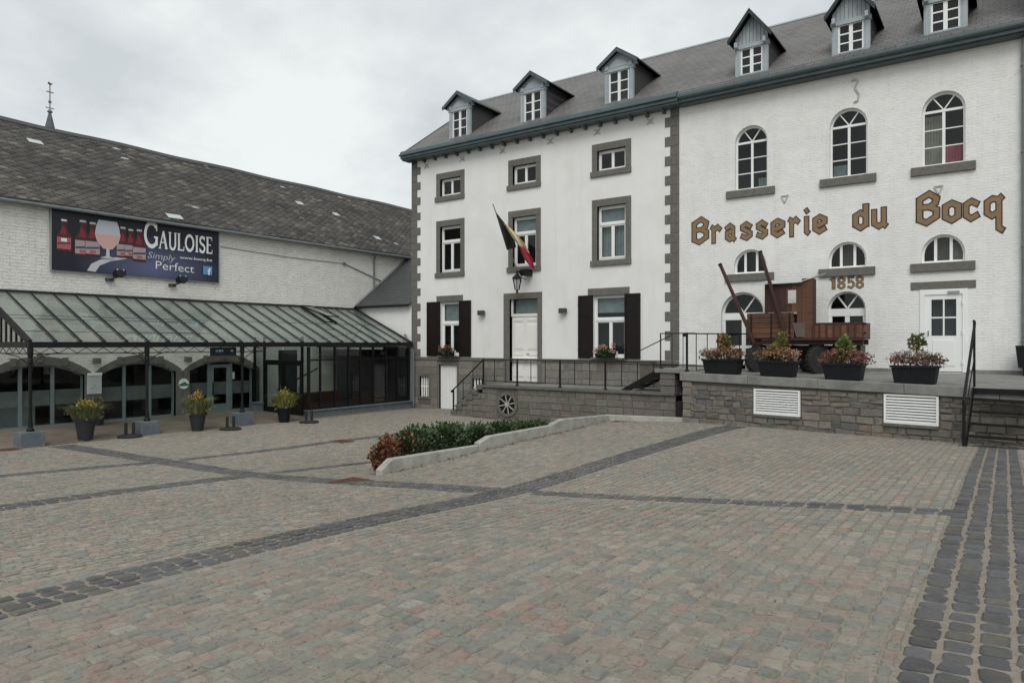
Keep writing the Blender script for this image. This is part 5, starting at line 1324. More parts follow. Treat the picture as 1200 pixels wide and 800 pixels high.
# small posts behind, at the wall side
# entrance box
MG = lambda s, z, d: (XF - d, s, z)
GY0, GY1 = -5.50, -.22
mul = [-5.50, -4.97, -4.28, -3.61, -2.99, -2.31, -1.60, -.95, -.26]
for i, s in enumerate(mul):
    w = .05 if s in (-5.50, -.26) else .028
    part('mullion', can, M_BLACK, lambda m: m.mbox(MG, s - w, s + w, .44 if s < -5.6 else .72, 3.03, .0, .08))
part('transom', can, M_BLACK, lambda m: m.mbox(MG, GY0, GY1, 2.52, 2.57, .01, .07))
part('transom', can, M_BLACK, lambda m: m.mbox(MG, -5.45, GY1, .92, .96, .01, .07))
part('transom', can, M_BLACK, lambda m: m.mbox(MG, -5.45, GY1, .72, .78, .01, .07))
for s0, s1 in zip(mul, mul[1:]):
    if not (-7.2 < s0 < -5.6):
        pane(can, MG, rect(s0 + .03, s1 - .03, .96 if s0 > -5.6 else .9, 2.52), .04, M_PANE_BOX); 
        if s0 > -5.6: pane(can, MG, rect(s0 + .03, s1 - .03, .78, .92), .04, M_PANE_BOX)
    pane(can, MG, rect(s0 + .03, s1 - .03, 2.57, 3.03), .04, M_PANE_BOX)
MS = lambda s, z, d: (s, -5.50 + d, z)
for s0, s1 in ((-23.48, -22.40), (-22.38, -21.30)):
    dd = part('entrance_door', can, M_BLACK, lambda m: (m.mbox(MS, s0, s0 + .08, .5, 2.45, .02, .07), m.mbox(MS, s1 - .08, s1, .5, 2.45, .02, .07), m.mbox(MS, s0 + .08, s1 - .08, 2.33, 2.45, .02, .07), m.mbox(MS, s0 + .08, s1 - .08, .5, .72, .02, .07)))
    pane(dd, MS, rect(s0 + .08, s1 - .08, .72, 2.33), .045, M_PANE_BOX)
    part('handle', dd, M_STEEL, lambda m: m.tube(MS(s1 - .05, 1.35, -.03), MS(s1 - .05, 1.6, -.03), .015))
part('door_head', can, M_BLACK, lambda m: m.mbox(MS, -23.55, -21.22, 2.45, 2.53, -.01, .09))
for s in (-24.18, -23.55, -22.39, -21.26): part('mullion', can, M_BLACK, lambda m: m.mbox(MS, s - .035, s + .035, .5 if s > -23.6 else .86, 2.449 if -23.5 < s < -21.5 else 3.4, .0, .08))
for s0, s1, z0, z1 in ((-24.14, -23.59, .90, 3.2), (-23.51, -22.43, 2.56, 3.2), (-22.35, -21.30, 2.56, 3.2), (-21.22, -20.86, .75, 3.02)): pane(can, MS, rect(s0, s1, z0, z1), .04, M_PANE_BOX)
part('box_plinth', can, M_BLOCK, lambda m: (m.mbox(MG, -5.62, GY1 + .02, .30, .66, -.10, .12), m.mbox(MG, -5.66, GY1 + .02, .66, .715, -.15, .12)), bev=.008)
part('box_plinth', can, M_BLOCK, lambda m: (m.mbox(MS, -24.27, -23.56, .40, .80, -.10, .14), m.mbox(MS, -24.27, -23.52, .80, .86, -.14, .16)), bev=.008)
part('lobby_dark_panel', can, M_DARK, lambda m: (m.box(-22.9, -22.8, -5.3, -4.5, .5, 2.9), m.box(-22.6, -22.5, -2.7, -.1, .5, 2.9), m.box(-22.5, -21.0, -.14, -.05, .5, 3.0)))  # dark panels added so the glass box looks dark inside
part('lobby_dark_cover', can, M_DARK, lambda m: m.box(-24.2, -20.9, -2.4, -.2, 2.99, 3.03))  # added dark cover, cut short so light reaches the other bays
part('lobby_counter', can, M_WOOD_DK, lambda m: (m.box(-22.2, -21.8, -5.2, -3.2, .5, 1.25), m.box(-22.0, -21.6, -2.4, -1.2, .5, 1.1)))
part('lobby_handrail', can, M_BLACK, lambda m: m.tube((-23.9, -4.6, 1.3), (-23.9, -2.6, 2.1), .03))
ep = thing('rain_pipe', (-20.75, -.1, .5), 'grey rain pipe at the corner between glass canopy and white house', 'drainpipe')
part('pipe', ep, M_GALV, lambda m: (m.path([(-20.78, -.10, .45), (-20.78, -.10, 2.95), (-20.95, -.12, 3.15), (-21.2, -.12, 3.55)], .05, 8)))
part('pipe', ep, M_GALV, lambda m: m.tube((-20.64, -.16, .45), (-20.64, -.16, 2.9), .035, 8))

# things fixed under and beside the canopy
def lamp_box(y, label):
    t = thing('wall_lamp', (XW + .1, y, 2.58), label, 'lamp', 'square lamps on the arch piers')
    part('body', t, M_STONE, lambda m: m.box(XW + .06, XW + .24, y - .1, y + .1, 2.50, 2.67), bev=.01)
    part('bracket', t, M_BLACK, lambda m: m.box(XW, XW + .06, y - .05, y + .05, 2.54, 2.63))
    part('lens', t, M_PLATE, lambda m: m.box(XW + .08, XW + .22, y - .08, y + .08, 2.488, 2.50))
lamp_box(on_x(111, 423, XW)[1], 'small square lamp above the white notice board'); lamp_box(on_x(218, 422, XW)[1], 'small square lamp above the round white sign')
nt_ = thing('notice_board', (XW + .1, -11.4, 1.9), 'pale notice board with a white top hung on the arch pier', 'sign')
p0, p1 = on_x(102.5, 438, XW + .08), on_x(119.3, 461, XW + .08)
part('board', nt_, M_PLATE, lambda m: m.box(XW + .04, XW + .08, p0[1], p1[1], p1[2], p0[2]), bev=.006)
part('frame', nt_, M_WHITE, lambda m: m.box(XW + .082, XW + .10, p0[1], p1[1], p0[2] - .05, p0[2] + .03))
part('mark', nt_, M_GALV, lambda m: (m.bar((XW + .083, p0[1] + .10, p1[2] + .22), (XW + .083, p0[1] + .15, p1[2] + .16), .012, .004, (1, 0, 0)), m.bar((XW + .084, p0[1] + .15, p1[2] + .16), (XW + .084, p0[1] + .24, p1[2] + .30), .012, .004, (1, 0, 0))))
rs = thing('round_sign', (XW + .06, -8.4, 1.74), 'small round white sign with a green band on the arch pier', 'sign')
q = on_x(215.5, 449.5, XW + .06)
part('disc', rs, M_WHITE, lambda m: m.lathe((XW + .04, q[1], q[2]), [(.19, 0), (.19, .02)], 20, (1, 0, 0)))
part('green_band', rs, plain('sign_green', (.04, .16, .12)), lambda m: (m.box(XW + .061, XW + .064, q[1] - .17, q[1] + .17, q[2] - .08, q[2] - .0), m.prism([(XW + .061, q[1] - .12, q[2]), (XW + .061, q[1] + .12, q[2]), (XW + .061, q[1] + .04, q[2] + .07), (XW + .061, q[1] - .03, q[2] + .05)], (.003, 0, 0))))
hs = thing('hanging_sign', (XF, -8.8, 2.9), 'dark sign box with pale blue pictograms under the canopy gutter', 'sign')
part('panel', hs, plain('sign_navy', (.008, .016, .024), .35), lambda m: m.box(XF - .14, XF - .07, -9.32, -8.42, 2.75, 3.03))
cyan = plain('sign_pale_blue', (.35, .60, .68))
for yy, w in ((-9.16, .06), (-9.06, .09), (-8.95, .05)): part('pictogram', hs, cyan, lambda m: m.box(XF - .069, XF - .066, yy, yy + w, 2.86, 2.95))
part('pictogram', hs, M_PLATE, lambda m: m.lathe((XF - .069, -8.58, 2.9), [(.05, 0), (.05, .003)], 12, (1, 0, 0)))
def stand(u, v, label):
    z = .47; d = ray(u, v); t = (z - ZC) / d[2]; x, y = d[0] * t, -DCAM + d[1] * t; z = gz(x, y)
    s = thing('parasol_base', (x, y, z), label, 'parasol base', 'black parasol bases along the canopy')
    part('plate', s, M_RUBBER, lambda m: m.lathe((x, y, z), [(.33, 0), (.34, .03), (.30, .06), (.12, .085)], 20))
    for q in (-.09, .09): part('socket', s, M_RUBBER, lambda m: m.tube((x + q * .4, y + q, z + .07), (x + q * .4, y + q, z + .42), .045, 10))
stand(152, 511.5, 'black parasol base by the middle canopy block'); stand(270, 502, 'black parasol base by the canopy block nearest the entrance'); stand(362, 493, 'black parasol base by the corner of the entrance plinth')

# ------------------------------------------------------------------ advertising banner on the barn
pA, pB, pC, pD = on_x(62, 245, XW + .1), on_x(257, 271, XW + .1), on_x(255.5, 331, XW + .1), on_x(60, 316, XW + .1)
by0, by1 = (pA[1] + pD[1]) / 2, (pB[1] + pC[1]) / 2; bz0, bz1 = (pC[2] + pD[2]) / 2, (pA[2] + pB[2]) / 2
bb = thing('banner', (XW + .1, (by0 + by1) / 2, (bz0 + bz1) / 2), 'dark blue beer banner reading GAULOISE Simply Perfect on the barn wall', 'banner')
bm, nt, p = newmat('banner_print')
tc = nd(nt, 'ShaderNodeTexCoord'); sp = nd(nt, 'ShaderNodeSeparateXYZ'); nt.links.new(tc.outputs['Object'], sp.inputs[0])
mp = nd(nt, 'ShaderNodeMapping'); mp.inputs['Location'].default_value = (0, -.15, .55); mp.inputs['Scale'].default_value = (0, .38, .9); nt.links.new(tc.outputs['Object'], mp.inputs[0])
gr_ = nd(nt, 'ShaderNodeTexGradient', gradient_type='SPHERICAL'); nt.links.new(mp.outputs[0], gr_.inputs[0])
nt.links.new(mixc(nt, gr_.outputs['Fac'], (.006, .008, .018), (.105, .125, .24)), p.inputs['Base Color']); p.inputs['Roughness'].default_value = .45
pan = part('print_sheet', bb, bm, lambda m: m.box(XW + .05, XW + .10, by0, by1, bz0, bz1))
part('frame', bb, M_ZINC_LT, lambda m: (m.box(XW + .02, XW + .09, by0 - .04, by0 - .005, bz0 - .04, bz1 + .04), m.box(XW + .02, XW + .09, by1 + .005, by1 + .04, bz0 - .04, bz1 + .04), m.box(XW + .02, XW + .09, by0, by1, bz1 + .005, bz1 + .03), m.box(XW + .02, XW + .09, by0, by1, bz0 - .03, bz0 - .005)))
for k in range(9): part('fixing', bb, M_GALV, lambda m: m.box(XW, XW + .06, by0 + (by1 - by0) * (k + .5) / 9 - .012, by0 + (by1 - by0) * (k + .5) / 9 + .012, bz1 + .03, bz1 + .15))
XB = XW + .101
def bp(u, v): q = on_x(u, v, XW + .1); return q[1], q[2]
lay = [0]
def flat(name, mat, pts, k=None):
    lay[0] += 1; x = XB + .0006 * (lay[0] if k is None else k)
    return part(name, bb, mat, lambda m: m.poly([(x, s, z) for s, z in pts]), fixn=False)
P_RED = plain('print_red', (.20, .02, .035), .45); P_DKRED = plain('print_dark_red', (.07, .012, .014), .45); P_LAB = plain('print_label', (.36, .30, .32), .45); P_PINK = plain('print_pink', (.42, .10, .12), .45)
P_WHITE = plain('print_white', (.78, .80, .80), .45); P_GREY = plain('print_grey', (.50, .52, .57), .45); P_GLASS = plain('print_glass', (.48, .50, .56), .45); P_BEER = plain('print_beer', (.60, .38, .33), .45); P_FB = plain('print_blue', (.10, .28, .55), .45); P_CLOTH = plain('print_cloth', (.55, .53, .58), .45); P_DARK = plain('print_ink', (.06, .06, .07), .45)
def bottle(u, vt, vb, lab):
    s, zt = bp(u, vt); zb = bp(u, vb)[1]; h = zt - zb; w = h * .21
    flat('bottle_print', P_DKRED, [(s - w, zb), (s + w, zb), (s + w, zb + h * .50), (s + w * .45, zb + h * .66), (s + w * .34, zt - h * .02), (s - w * .34, zt - h * .02), (s - w * .45, zb + h * .66), (s - w, zb + h * .50)])
    flat('bottle_print', P_RED, [(s - w * .55, zb + h * .52), (s + w * .4, zb + h * .52), (s + w * .3, zb + h * .68), (s - w * .2, zb + h * .82), (s - w * .4, zb + h * .66)])
    flat('cap_print', P_GREY if lab else P_WHITE, [(s - w * .42, zt - h * .06), (s + w * .42, zt - h * .06), (s + w * .36, zt), (s - w * .36, zt)])
    flat('label_print', P_LAB if lab else P_PINK, [(s - w * .95, zb + h * .06), (s + w * .95, zb + h * .06), (s + w * .95, zb + h * .43), (s - w * .95, zb + h * .43)])
    flat('label_print', P_DARK, [(s - w * .9, zb + h * .19), (s + w * .9, zb + h * .23), (s + w * .9, zb + h * .29), (s - w * .9, zb + h * .25)])
    flat('label_print', P_WHITE if not lab else P_PINK, [(s - w * .4, zb + h * (.30 if not lab else .08)), (s + w * .4, zb + h * (.30 if not lab else .08)), (s + w * .4, zb + h * (.40 if not lab else .17)), (s - w * .4, zb + h * (.40 if not lab else .17))])
a_ = [bp(102, 317), bp(107, 309), bp(118, 304), bp(140, 301), bp(150, 303), bp(130, 306), bp(117, 311), bp(112, 318.5)]
flat('cloth_print', P_CLOTH, a_)
for u, t, b, l in ((75, 257, 294, 0), (97, 258, 300, 1), (108.5, 260.5, 300, 1), (144, 266, 302, 1), (153, 268.5, 302, 1), (163, 269, 306, 1)): bottle(u, t, b, l)
s, zt = bp(126, 259); zb = bp(126, 292)[1]; h = zt - zb
flat('goblet_print', P_GLASS, [(s + .40 * q, zb + h * r) for q, r in ((-.35, .0), (.35, 0), (.85, .25), (1, .5), (.9, .8), (.72, 1), (-.72, 1), (-.9, .8), (-1, .5), (-.85, .25))])
flat('beer_print', P_BEER, [(s + .38 * q, zb + h * r) for q, r in ((-.35, .02), (.35, .02), (.84, .26), (.97, .5), (-.97, .5), (-.84, .26))])
flat('goblet_print', P_GREY, [(s - .05, zb), (s - .06, zb - h * .25), (s - .25, zb - h * .33), (s + .25, zb - h * .33), (s + .06, zb - h * .25), (s + .05, zb)])
def text_part(body, p0, p1, height, mat, shear=0, bold=0, name='lettering', tilt=0):
    cu = bpy.data.curves.new('t', 'FONT'); cu.body = body; cu.shear = shear; cu.offset = bold; cu.resolution_u = 3; cu.fill_mode = 'FRONT'
    ob = bpy.data.objects.new('t', cu); COL.objects.link(ob)
    bpy.context.view_layer.update()
    me = bpy.data.meshes.new_from_object(ob.evaluated_get(bpy.context.evaluated_depsgraph_get()))
    bpy.data.objects.remove(ob); bpy.data.curves.remove(cu)
    co = [v.co.copy() for v in me.vertices]; x0, x1 = min(c.x for c in co), max(c.x for c in co); capz = .73
    lay[0] += 1; x = XB + .0006 * lay[0]
    m = MB(); (s0, z0), (s1, z1) = p0, p1
    m.v = [(x, s0 + (s1 - s0) * (c.x - x0) / (x1 - x0), z0 + (z1 - z0) * (c.x - x0) / (x1 - x0) + c.y / capz * height) for c in co]
    m.f = [tuple(f.vertices) for f in me.polygons]; m.c = [None] * len(m.f)
    bpy.data.meshes.remove(me)
    return m.build(name, mat, bb, fixn=False)
# GAULOISE in a serif hand
arc = lambda cx, cy, rx, ry, a0, a1, n=9: [(cx + rx * math.cos(math.radians(a0 + (a1 - a0) * i / n)), cy + ry * math.sin(math.radians(a0 + (a1 - a0) * i / n))) for i in range(n + 1)]
SG = {'G': (9.5, [(arc(5, 5.5, 4.3, 4.9, 40, 330, 14), .85), ([(8.4, 1.2), (8.4, 4.6)], .8), ([(6.6, 4.6), (9.4, 4.6)], .35), ([(8.5, 7.2), (8.5, 10.2)], .35)]),
 'A': (8.4, [([(1.0, .4), (4.2, 10)], .5), ([(4.2, 10), (7.2, .4)], .95), ([(2.3, 3.6), (6.0, 3.6)], .35), ([(-.1, .3), (2.2, .3)], .3), ([(5.8, .3), (8.5, .3)], .3)]),
 'U': (8.2, [([(1.6, 9.7)] + arc(4.2, 3.2, 2.6, 2.9, 180, 360, 8)[0:] + [(6.8, 9.7)], .75), ([(.2, 9.7), (3, 9.7)], .3), ([(5.6, 9.7), (8.1, 9.7)], .3)]),
 'L': (6.8, [([(1.5, 9.7), (1.5, .4)], .9), ([(.2, 9.7), (2.9, 9.7)], .3), ([(.2, .4), (6.4, .4)], .4), ([(6.3, .3), (6.5, 2.6)], .3)]),
 'O': (9.6, [(arc(4.7, 5, 3.9, 4.4, 0, 360, 18), .85)]),
 'I': (3.6, [([(1.8, 9.7), (1.8, .4)], .9), ([(.3, 9.7), (3.3, 9.7)], .3), ([(.3, .4), (3.3, .4)], .3)]),
 'S': (6.6, [(arc(3.3, 7.3, 2.3, 2.1, 25, 235, 8) + arc(3.2, 2.7, 2.5, 2.2, 65, -160, 8), .8), ([(5.6, 7.4), (5.6, 9.8)], .3), ([(.6, .4), (.6, 2.8)], .3)]),
 'E': (6.8, [([(1.5, 9.7), (1.5, .4)], .9), ([(.2, 9.6), (6.0, 9.6)], .4), ([(6.0, 9.8), (6.1, 7.8)], .3), ([(1.5, 5.2), (5, 5.2)], .35), ([(.2, .4), (6.3, .4)], .4), ([(6.2, .3), (6.4, 2.5)], .3)])}
(s0, z0), (s1, z1) = bp(168.5, 288.5), bp(248.5, 297)
tot = sum(SG[c][0] for c in 'GAULOISE') + 9.5 * .35 + .6 * 7; cur = 0
for i, c in enumerate('GAULOISE'):
    k = (s1 - s0) / tot; big = 1.35 if i == 0 else 1.0; hz_ = .062 * big
    m = MB(); j = 0; lay[0] += 1
    for pts, hw in SG[c][1]:
        for qd in stroke_quads(pts, hw):
            m.poly([(XB + .0006 * lay[0] + j * .00002, s0 + (cur + q.x * big) * k, z0 + (z1 - z0) * (cur / tot) + (q.y - .4) * hz_) for q in qd]); j += 1
    m.build('letter', P_WHITE, bb, fixn=False); cur += SG[c][0] * big + .6
text_part('Simply', bp(172.5, 302), bp(205, 306.5), .23, P_GREY, .25, -.004)
text_part('Perfect', bp(182, 315), bp(227, 320), .30, P_WHITE, 0, -.004)
text_part('www.bocq.be', bp(210, 303), bp(248, 306.5), .10, P_WHITE, 0, .01)
f0, f1 = bp(237.5, 321.5), bp(248, 312.5)
flat('social_mark', P_FB, [(f0[0], f0[1]), (f1[0], f0[1]), (f1[0], f1[1]), (f0[0], f1[1])])
text_part('f', (f0[0] + (f1[0] - f0[0]) * .50, f0[1]), (f0[0] + (f1[0] - f0[0]) * .86, f0[1]), (f1[1] - f0[1]) * .80, P_WHITE, 0, .03, 'social_mark')
def flood(u, v, label):
    s, z = bp(u, v)
    t = thing('floodlight', (XW + .5, s, z), label, 'floodlight', 'floodlights below the banner')
    part('arm', t, M_BLACK, lambda m: m.path([(XW, s - .12, z - .16), (XW + .45, s - .10, z - .12), (XW + .45, s, z)], .02, 6))
    part('base', t, M_STEEL, lambda m: m.box(XW, XW + .12, s - .25, s - .02, z - .22, z - .12))
    part('housing', t, M_BLACK, lambda m: m.hexa([(XW + .34, s - .15, z - .10), (XW + .60, s - .15, z - .02), (XW + .60, s + .15, z - .02), (XW + .34, s + .15, z - .10), (XW + .32, s - .17, z + .02), (XW + .52, s - .17, z + .14), (XW + .52, s + .17, z + .14), (XW + .32, s + .17, z + .02)]))
    for q in (-.1, .1): part('clip', t, M_SHEET, lambda m: m.box(XW + .50, XW + .54, s + q - .015, s + q + .015, z + .12, z + .17))
flood(134, 322, 'black floodlight on an arm under the bottle pictures of the banner'); flood(207, 329, 'black floodlight on an arm under the word Perfect of the banner')

# church spire beyond the barn roof
px = -62.0; q0, q1, q2 = on_x(58.5, 150, px), on_x(58.5, 132, px), on_x(59, 99, px)
spw = abs(on_x(64.5, 150, px)[1] - on_x(52.5, 150, px)[1]) / 2
spn = thing('church_spire', (px, q0[1], q0[2] - 8), 'thin grey church spire tip with a cross beyond the barn roof', 'spire')
part('spire_roof', spn, M_ZINC, lambda m: m.lathe((px, q0[1], q0[2] - 8), [(spw * 3.4, 0), (spw, 8), (spw * .25, 8 + q1[2] - q0[2])], 8))
part('finial', spn, M_GALV, lambda m: (m.tube((px, q0[1], q1[2]), (px, q0[1], q2[2]), .045, 6), m.lathe((px, q0[1], q1[2]), [(.02, -.1), (.22, .05), (.02, .3)], 8), m.lathe((px, q0[1], q1[2] + (q2[2] - q1[2]) * .35), [(.02, -.1), (.14, .05), (.02, .25)], 8)))
zc_ = q1[2] + (q2[2] - q1[2]) * .72
part('cross', spn, M_GALV, lambda m: (m.box(px - .03, px + .03, q0[1] - .26, q0[1] + .26, zc_ - .035, zc_ + .035), m.bar((px, q0[1] - .3, q1[2] + .35), (px, q0[1] + .3, q1[2] + .35), .06)))
part('weathercock', spn, M_RUST, lambda m: m.prism([(px, q0[1] - .18, q2[2]), (px, q0[1] + .06, q2[2] - .08), (px, q0[1] + .22, q2[2] + .12), (px, q0[1] + .06, q2[2] + .06), (px, q0[1] - .1, q2[2] + .17)], (.05, 0, 0)))

# ------------------------------------------------------------------ fittings on the house front
def house_lamp(u, v, label):
    p = on_y(u, v, -.1)
    t = thing('wall_lamp', (p[0], -.1, p[2]), label, 'lamp', 'small square lamps beside the front door')
    part('body', t, M_STEEL, lambda m: m.box(p[0] - .14, p[0] + .14, -.22, -.06, p[2] - .09, p[2] + .09), bev=.01)
    part('bracket', t, M_BLACK, lambda m: m.box(p[0] - .06, p[0] + .06, -.06, .0, p[2] - .06, p[2] + .06))
    part('lens', t, M_PLATE, lambda m: m.box(p[0] - .11, p[0] + .11, -.20, -.08, p[2] - .105, p[2] - .092))
house_lamp(564.5, 366.5, 'small grey wall lamp between the left shuttered window and the front door'); house_lamp(660, 364, 'small grey wall lamp between the front door and the right shuttered window')
lp = on_y(606, 331, -.62)
ln = thing('lantern', (lp[0], -.62, lp[2]), 'black hanging lantern on a bracket above the front door', 'lantern')
lx, lz = lp[0], lp[2]
part('bracket', ln, M_BLACK, lambda m: (m.tube((lx, -.0, lz + .42), (lx, -.64, lz + .42), .03, 8), m.path([(lx, -.02, lz + .15), (lx, -.28, lz + .22), (lx, -.5, lz + .40)], .016), m.box(lx - .02, lx + .30, -.40, -.04, lz + .28, lz + .52)))
part('cap', ln, M_BLACK, lambda m: m.lathe((lx, -.62, lz + .14), [(.21, 0), (.20, .04), (.10, .14), (.05, .18), (.03, .28)], 6))
part('cage', ln, M_BLACK, lambda m: [m.bar((lx + .17 * math.cos(a), -.62 + .17 * math.sin(a), lz + .14), (lx + .09 * math.cos(a), -.62 + .09 * math.sin(a), lz - .26), .025) for a in [k * math.pi / 3 for k in range(6)]])
part('lens', ln, M_PLATE, lambda m: m.lathe((lx, -.62, lz - .24), [(.07, 0), (.14, .36)], 6))
part('finial', ln, M_BLACK, lambda m: m.lathe((lx, -.62, lz - .42), [(.015, 0), (.05, .05), (.03, .11), (.10, .15)], 8))
# flag: black, yellow, red, hanging from a leaning pole
fl = thing('flag', (on_y(606, 322, -.15)[0], -.1, 6.0), 'black yellow and red tricolour flag drooping from a leaning pole above the door', 'flag')
tip = Vector(on_y(577.5, 239, -1.55)); base = Vector(on_y(611, 330, -.08))
part('pole', fl, M_WOOD_GR, lambda m: m.tube(base, tip, .022, 8, .018))
FB = plain('flag_black', (.020, .021, .022), .9); FY = plain('flag_yellow', (.60, .50, .31), .9); FR = plain('flag_red', (.36, .022, .05), .9)
# hoist runs down the pole from just under the tip; the free cloth hangs and gathers to the lower right
def flagpt(a, b):
    """a along hoist 0 tip..1 ; b across the fly 0..1; measured on the photograph, folds in depth"""
    T0, T1 = (581.0, 248.0), (598.5, 303.0)             # hoist ends
    E0, E1 = (627.0, 313.0), (622.0, 321.0)              # fly ends
    mid = (606.5, 281.5)
    h = (T0[0] + (T1[0] - T0[0]) * a, T0[1] + (T1[1] - T0[1]) * a)
    e = (E0[0] + (E1[0] - E0[0]) * a, E0[1] + (E1[1] - E0[1]) * a)
    k = b
    u = h[0] + (e[0] - h[0]) * k; v = h[1] + (e[1] - h[1]) * k + (9 * math.sin(math.pi * b) * (a - .65))
    y = -1.45 + 1.05 * a * (1 - b) + .9 * b + .10 * math.sin(9 * a + 4 * b) * (.3 + b)
    return on_y(u, v, y)
def flagmesh(b0, b1):
    def f(m):
        N, K = 12, 5
        for i in range(N):
            for j in range(K):
                q = [(i / N, b0 + (b1 - b0) * j / K), ((i + 1) / N, b0 + (b1 - b0) * j / K), ((i + 1) / N, b0 + (b1 - b0) * (j + 1) / K), (i / N, b0 + (b1 - b0) * (j + 1) / K)]
                m.poly([flagpt(a, b) for a, b in q])
    return f
# the three bands of the flag as seen: black against the pole, yellow in the middle, red at the tail
def bandmesh(L_, R_, ya, yb):
    """cloth between two edge polylines (photo points), folded in depth"""
    def f(m):
        N, K = 14, 6
        def at(pl, t):
            x = t * (len(pl) - 1); i = min(int(x), len(pl) - 2); g = x - i
            return (pl[i][0] + (pl[i + 1][0] - pl[i][0]) * g, pl[i][1] + (pl[i + 1][1] - pl[i][1]) * g)
        def P(i, j):
            t, s = i / N, j / K; a, b = at(L_, t), at(R_, t)
            y = ya + (yb - ya) * t + .07 * math.sin(s * 7 + t * 5)
            return on_y(a[0] + (b[0] - a[0]) * s, a[1] + (b[1] - a[1]) * s, y)
        for i in range(N):
            for j in range(K): m.poly([P(i, j), P(i + 1, j), P(i + 1, j + 1), P(i, j + 1)])
    return f
part('black_band', fl, FB, bandmesh([(580.5, 249), (587, 270), (594, 293)], [(581.5, 249), (592, 262), (602, 277), (605, 290)], -1.40, -.75), smooth=True, fixn=False)
part('yellow_band', fl, FY, bandmesh([(590, 262), (601, 279), (608, 288), (612, 293)], [(591.5, 261), (605, 274), (614, 284), (621, 297)], -1.25, -.85), smooth=True, fixn=False)
part('red_band', fl, FR, bandmesh([(607, 287), (614, 303), (621, 312), (626, 318)], [(609, 286.5), (617, 293), (624, 302), (626, 313)], -1.0, -.75), smooth=True, fixn=False)

def window_box(x0, x1, y, z, label, cols):
    t = thing('window_box', ((x0 + x1) / 2, y, z), label, 'flower box', 'flower boxes on the shuttered windows')
    part('trough', t, M_TROUGH, lambda m: m.hexa([(x0 + .03, y - .09, z), (x1 - .03, y - .09, z), (x1 - .03, y + .07, z), (x0 + .03, y + .07, z), (x0, y - .11, z + .15), (x1, y - .11, z + .15), (x1, y + .09, z + .15), (x0, y + .09, z + .15)]))
    m = MB(); cx = (x0 + x1) / 2
    leaf_cloud(m, (cx, y - .02, z + .17), ((x1 - x0) * .5, .14, .13), 500, .07, [(.05, .085, .03), (.07, .10, .04), (.035, .06, .02)]); m.build('foliage', M_LEAF, t, fixn=False)
    m = MB()
    for q in range(9): leaf_cloud(m, (R(x0, x1), y - .08, z + R(.18, .42)), (.07, .05, .06), 30, .05, cols)
    m.build('blossom', M_LEAF, t, fixn=False)
    part('peg', t, M_PLATE, lambda m: (m.tube((x1 + .08, y, z), (x1 + .08, y, z + .22), .03, 8)))
window_box(-19.05, -18.35, -.22, 2.66, 'flower box with pinkish red blooms on the left shuttered window', [(.30, .10, .09), (.22, .06, .06)])
window_box(-11.80, -11.05, -.22, 2.66, 'flower box with pale salmon blooms on the right shuttered window', [(.50, .30, .24), (.42, .22, .17)])

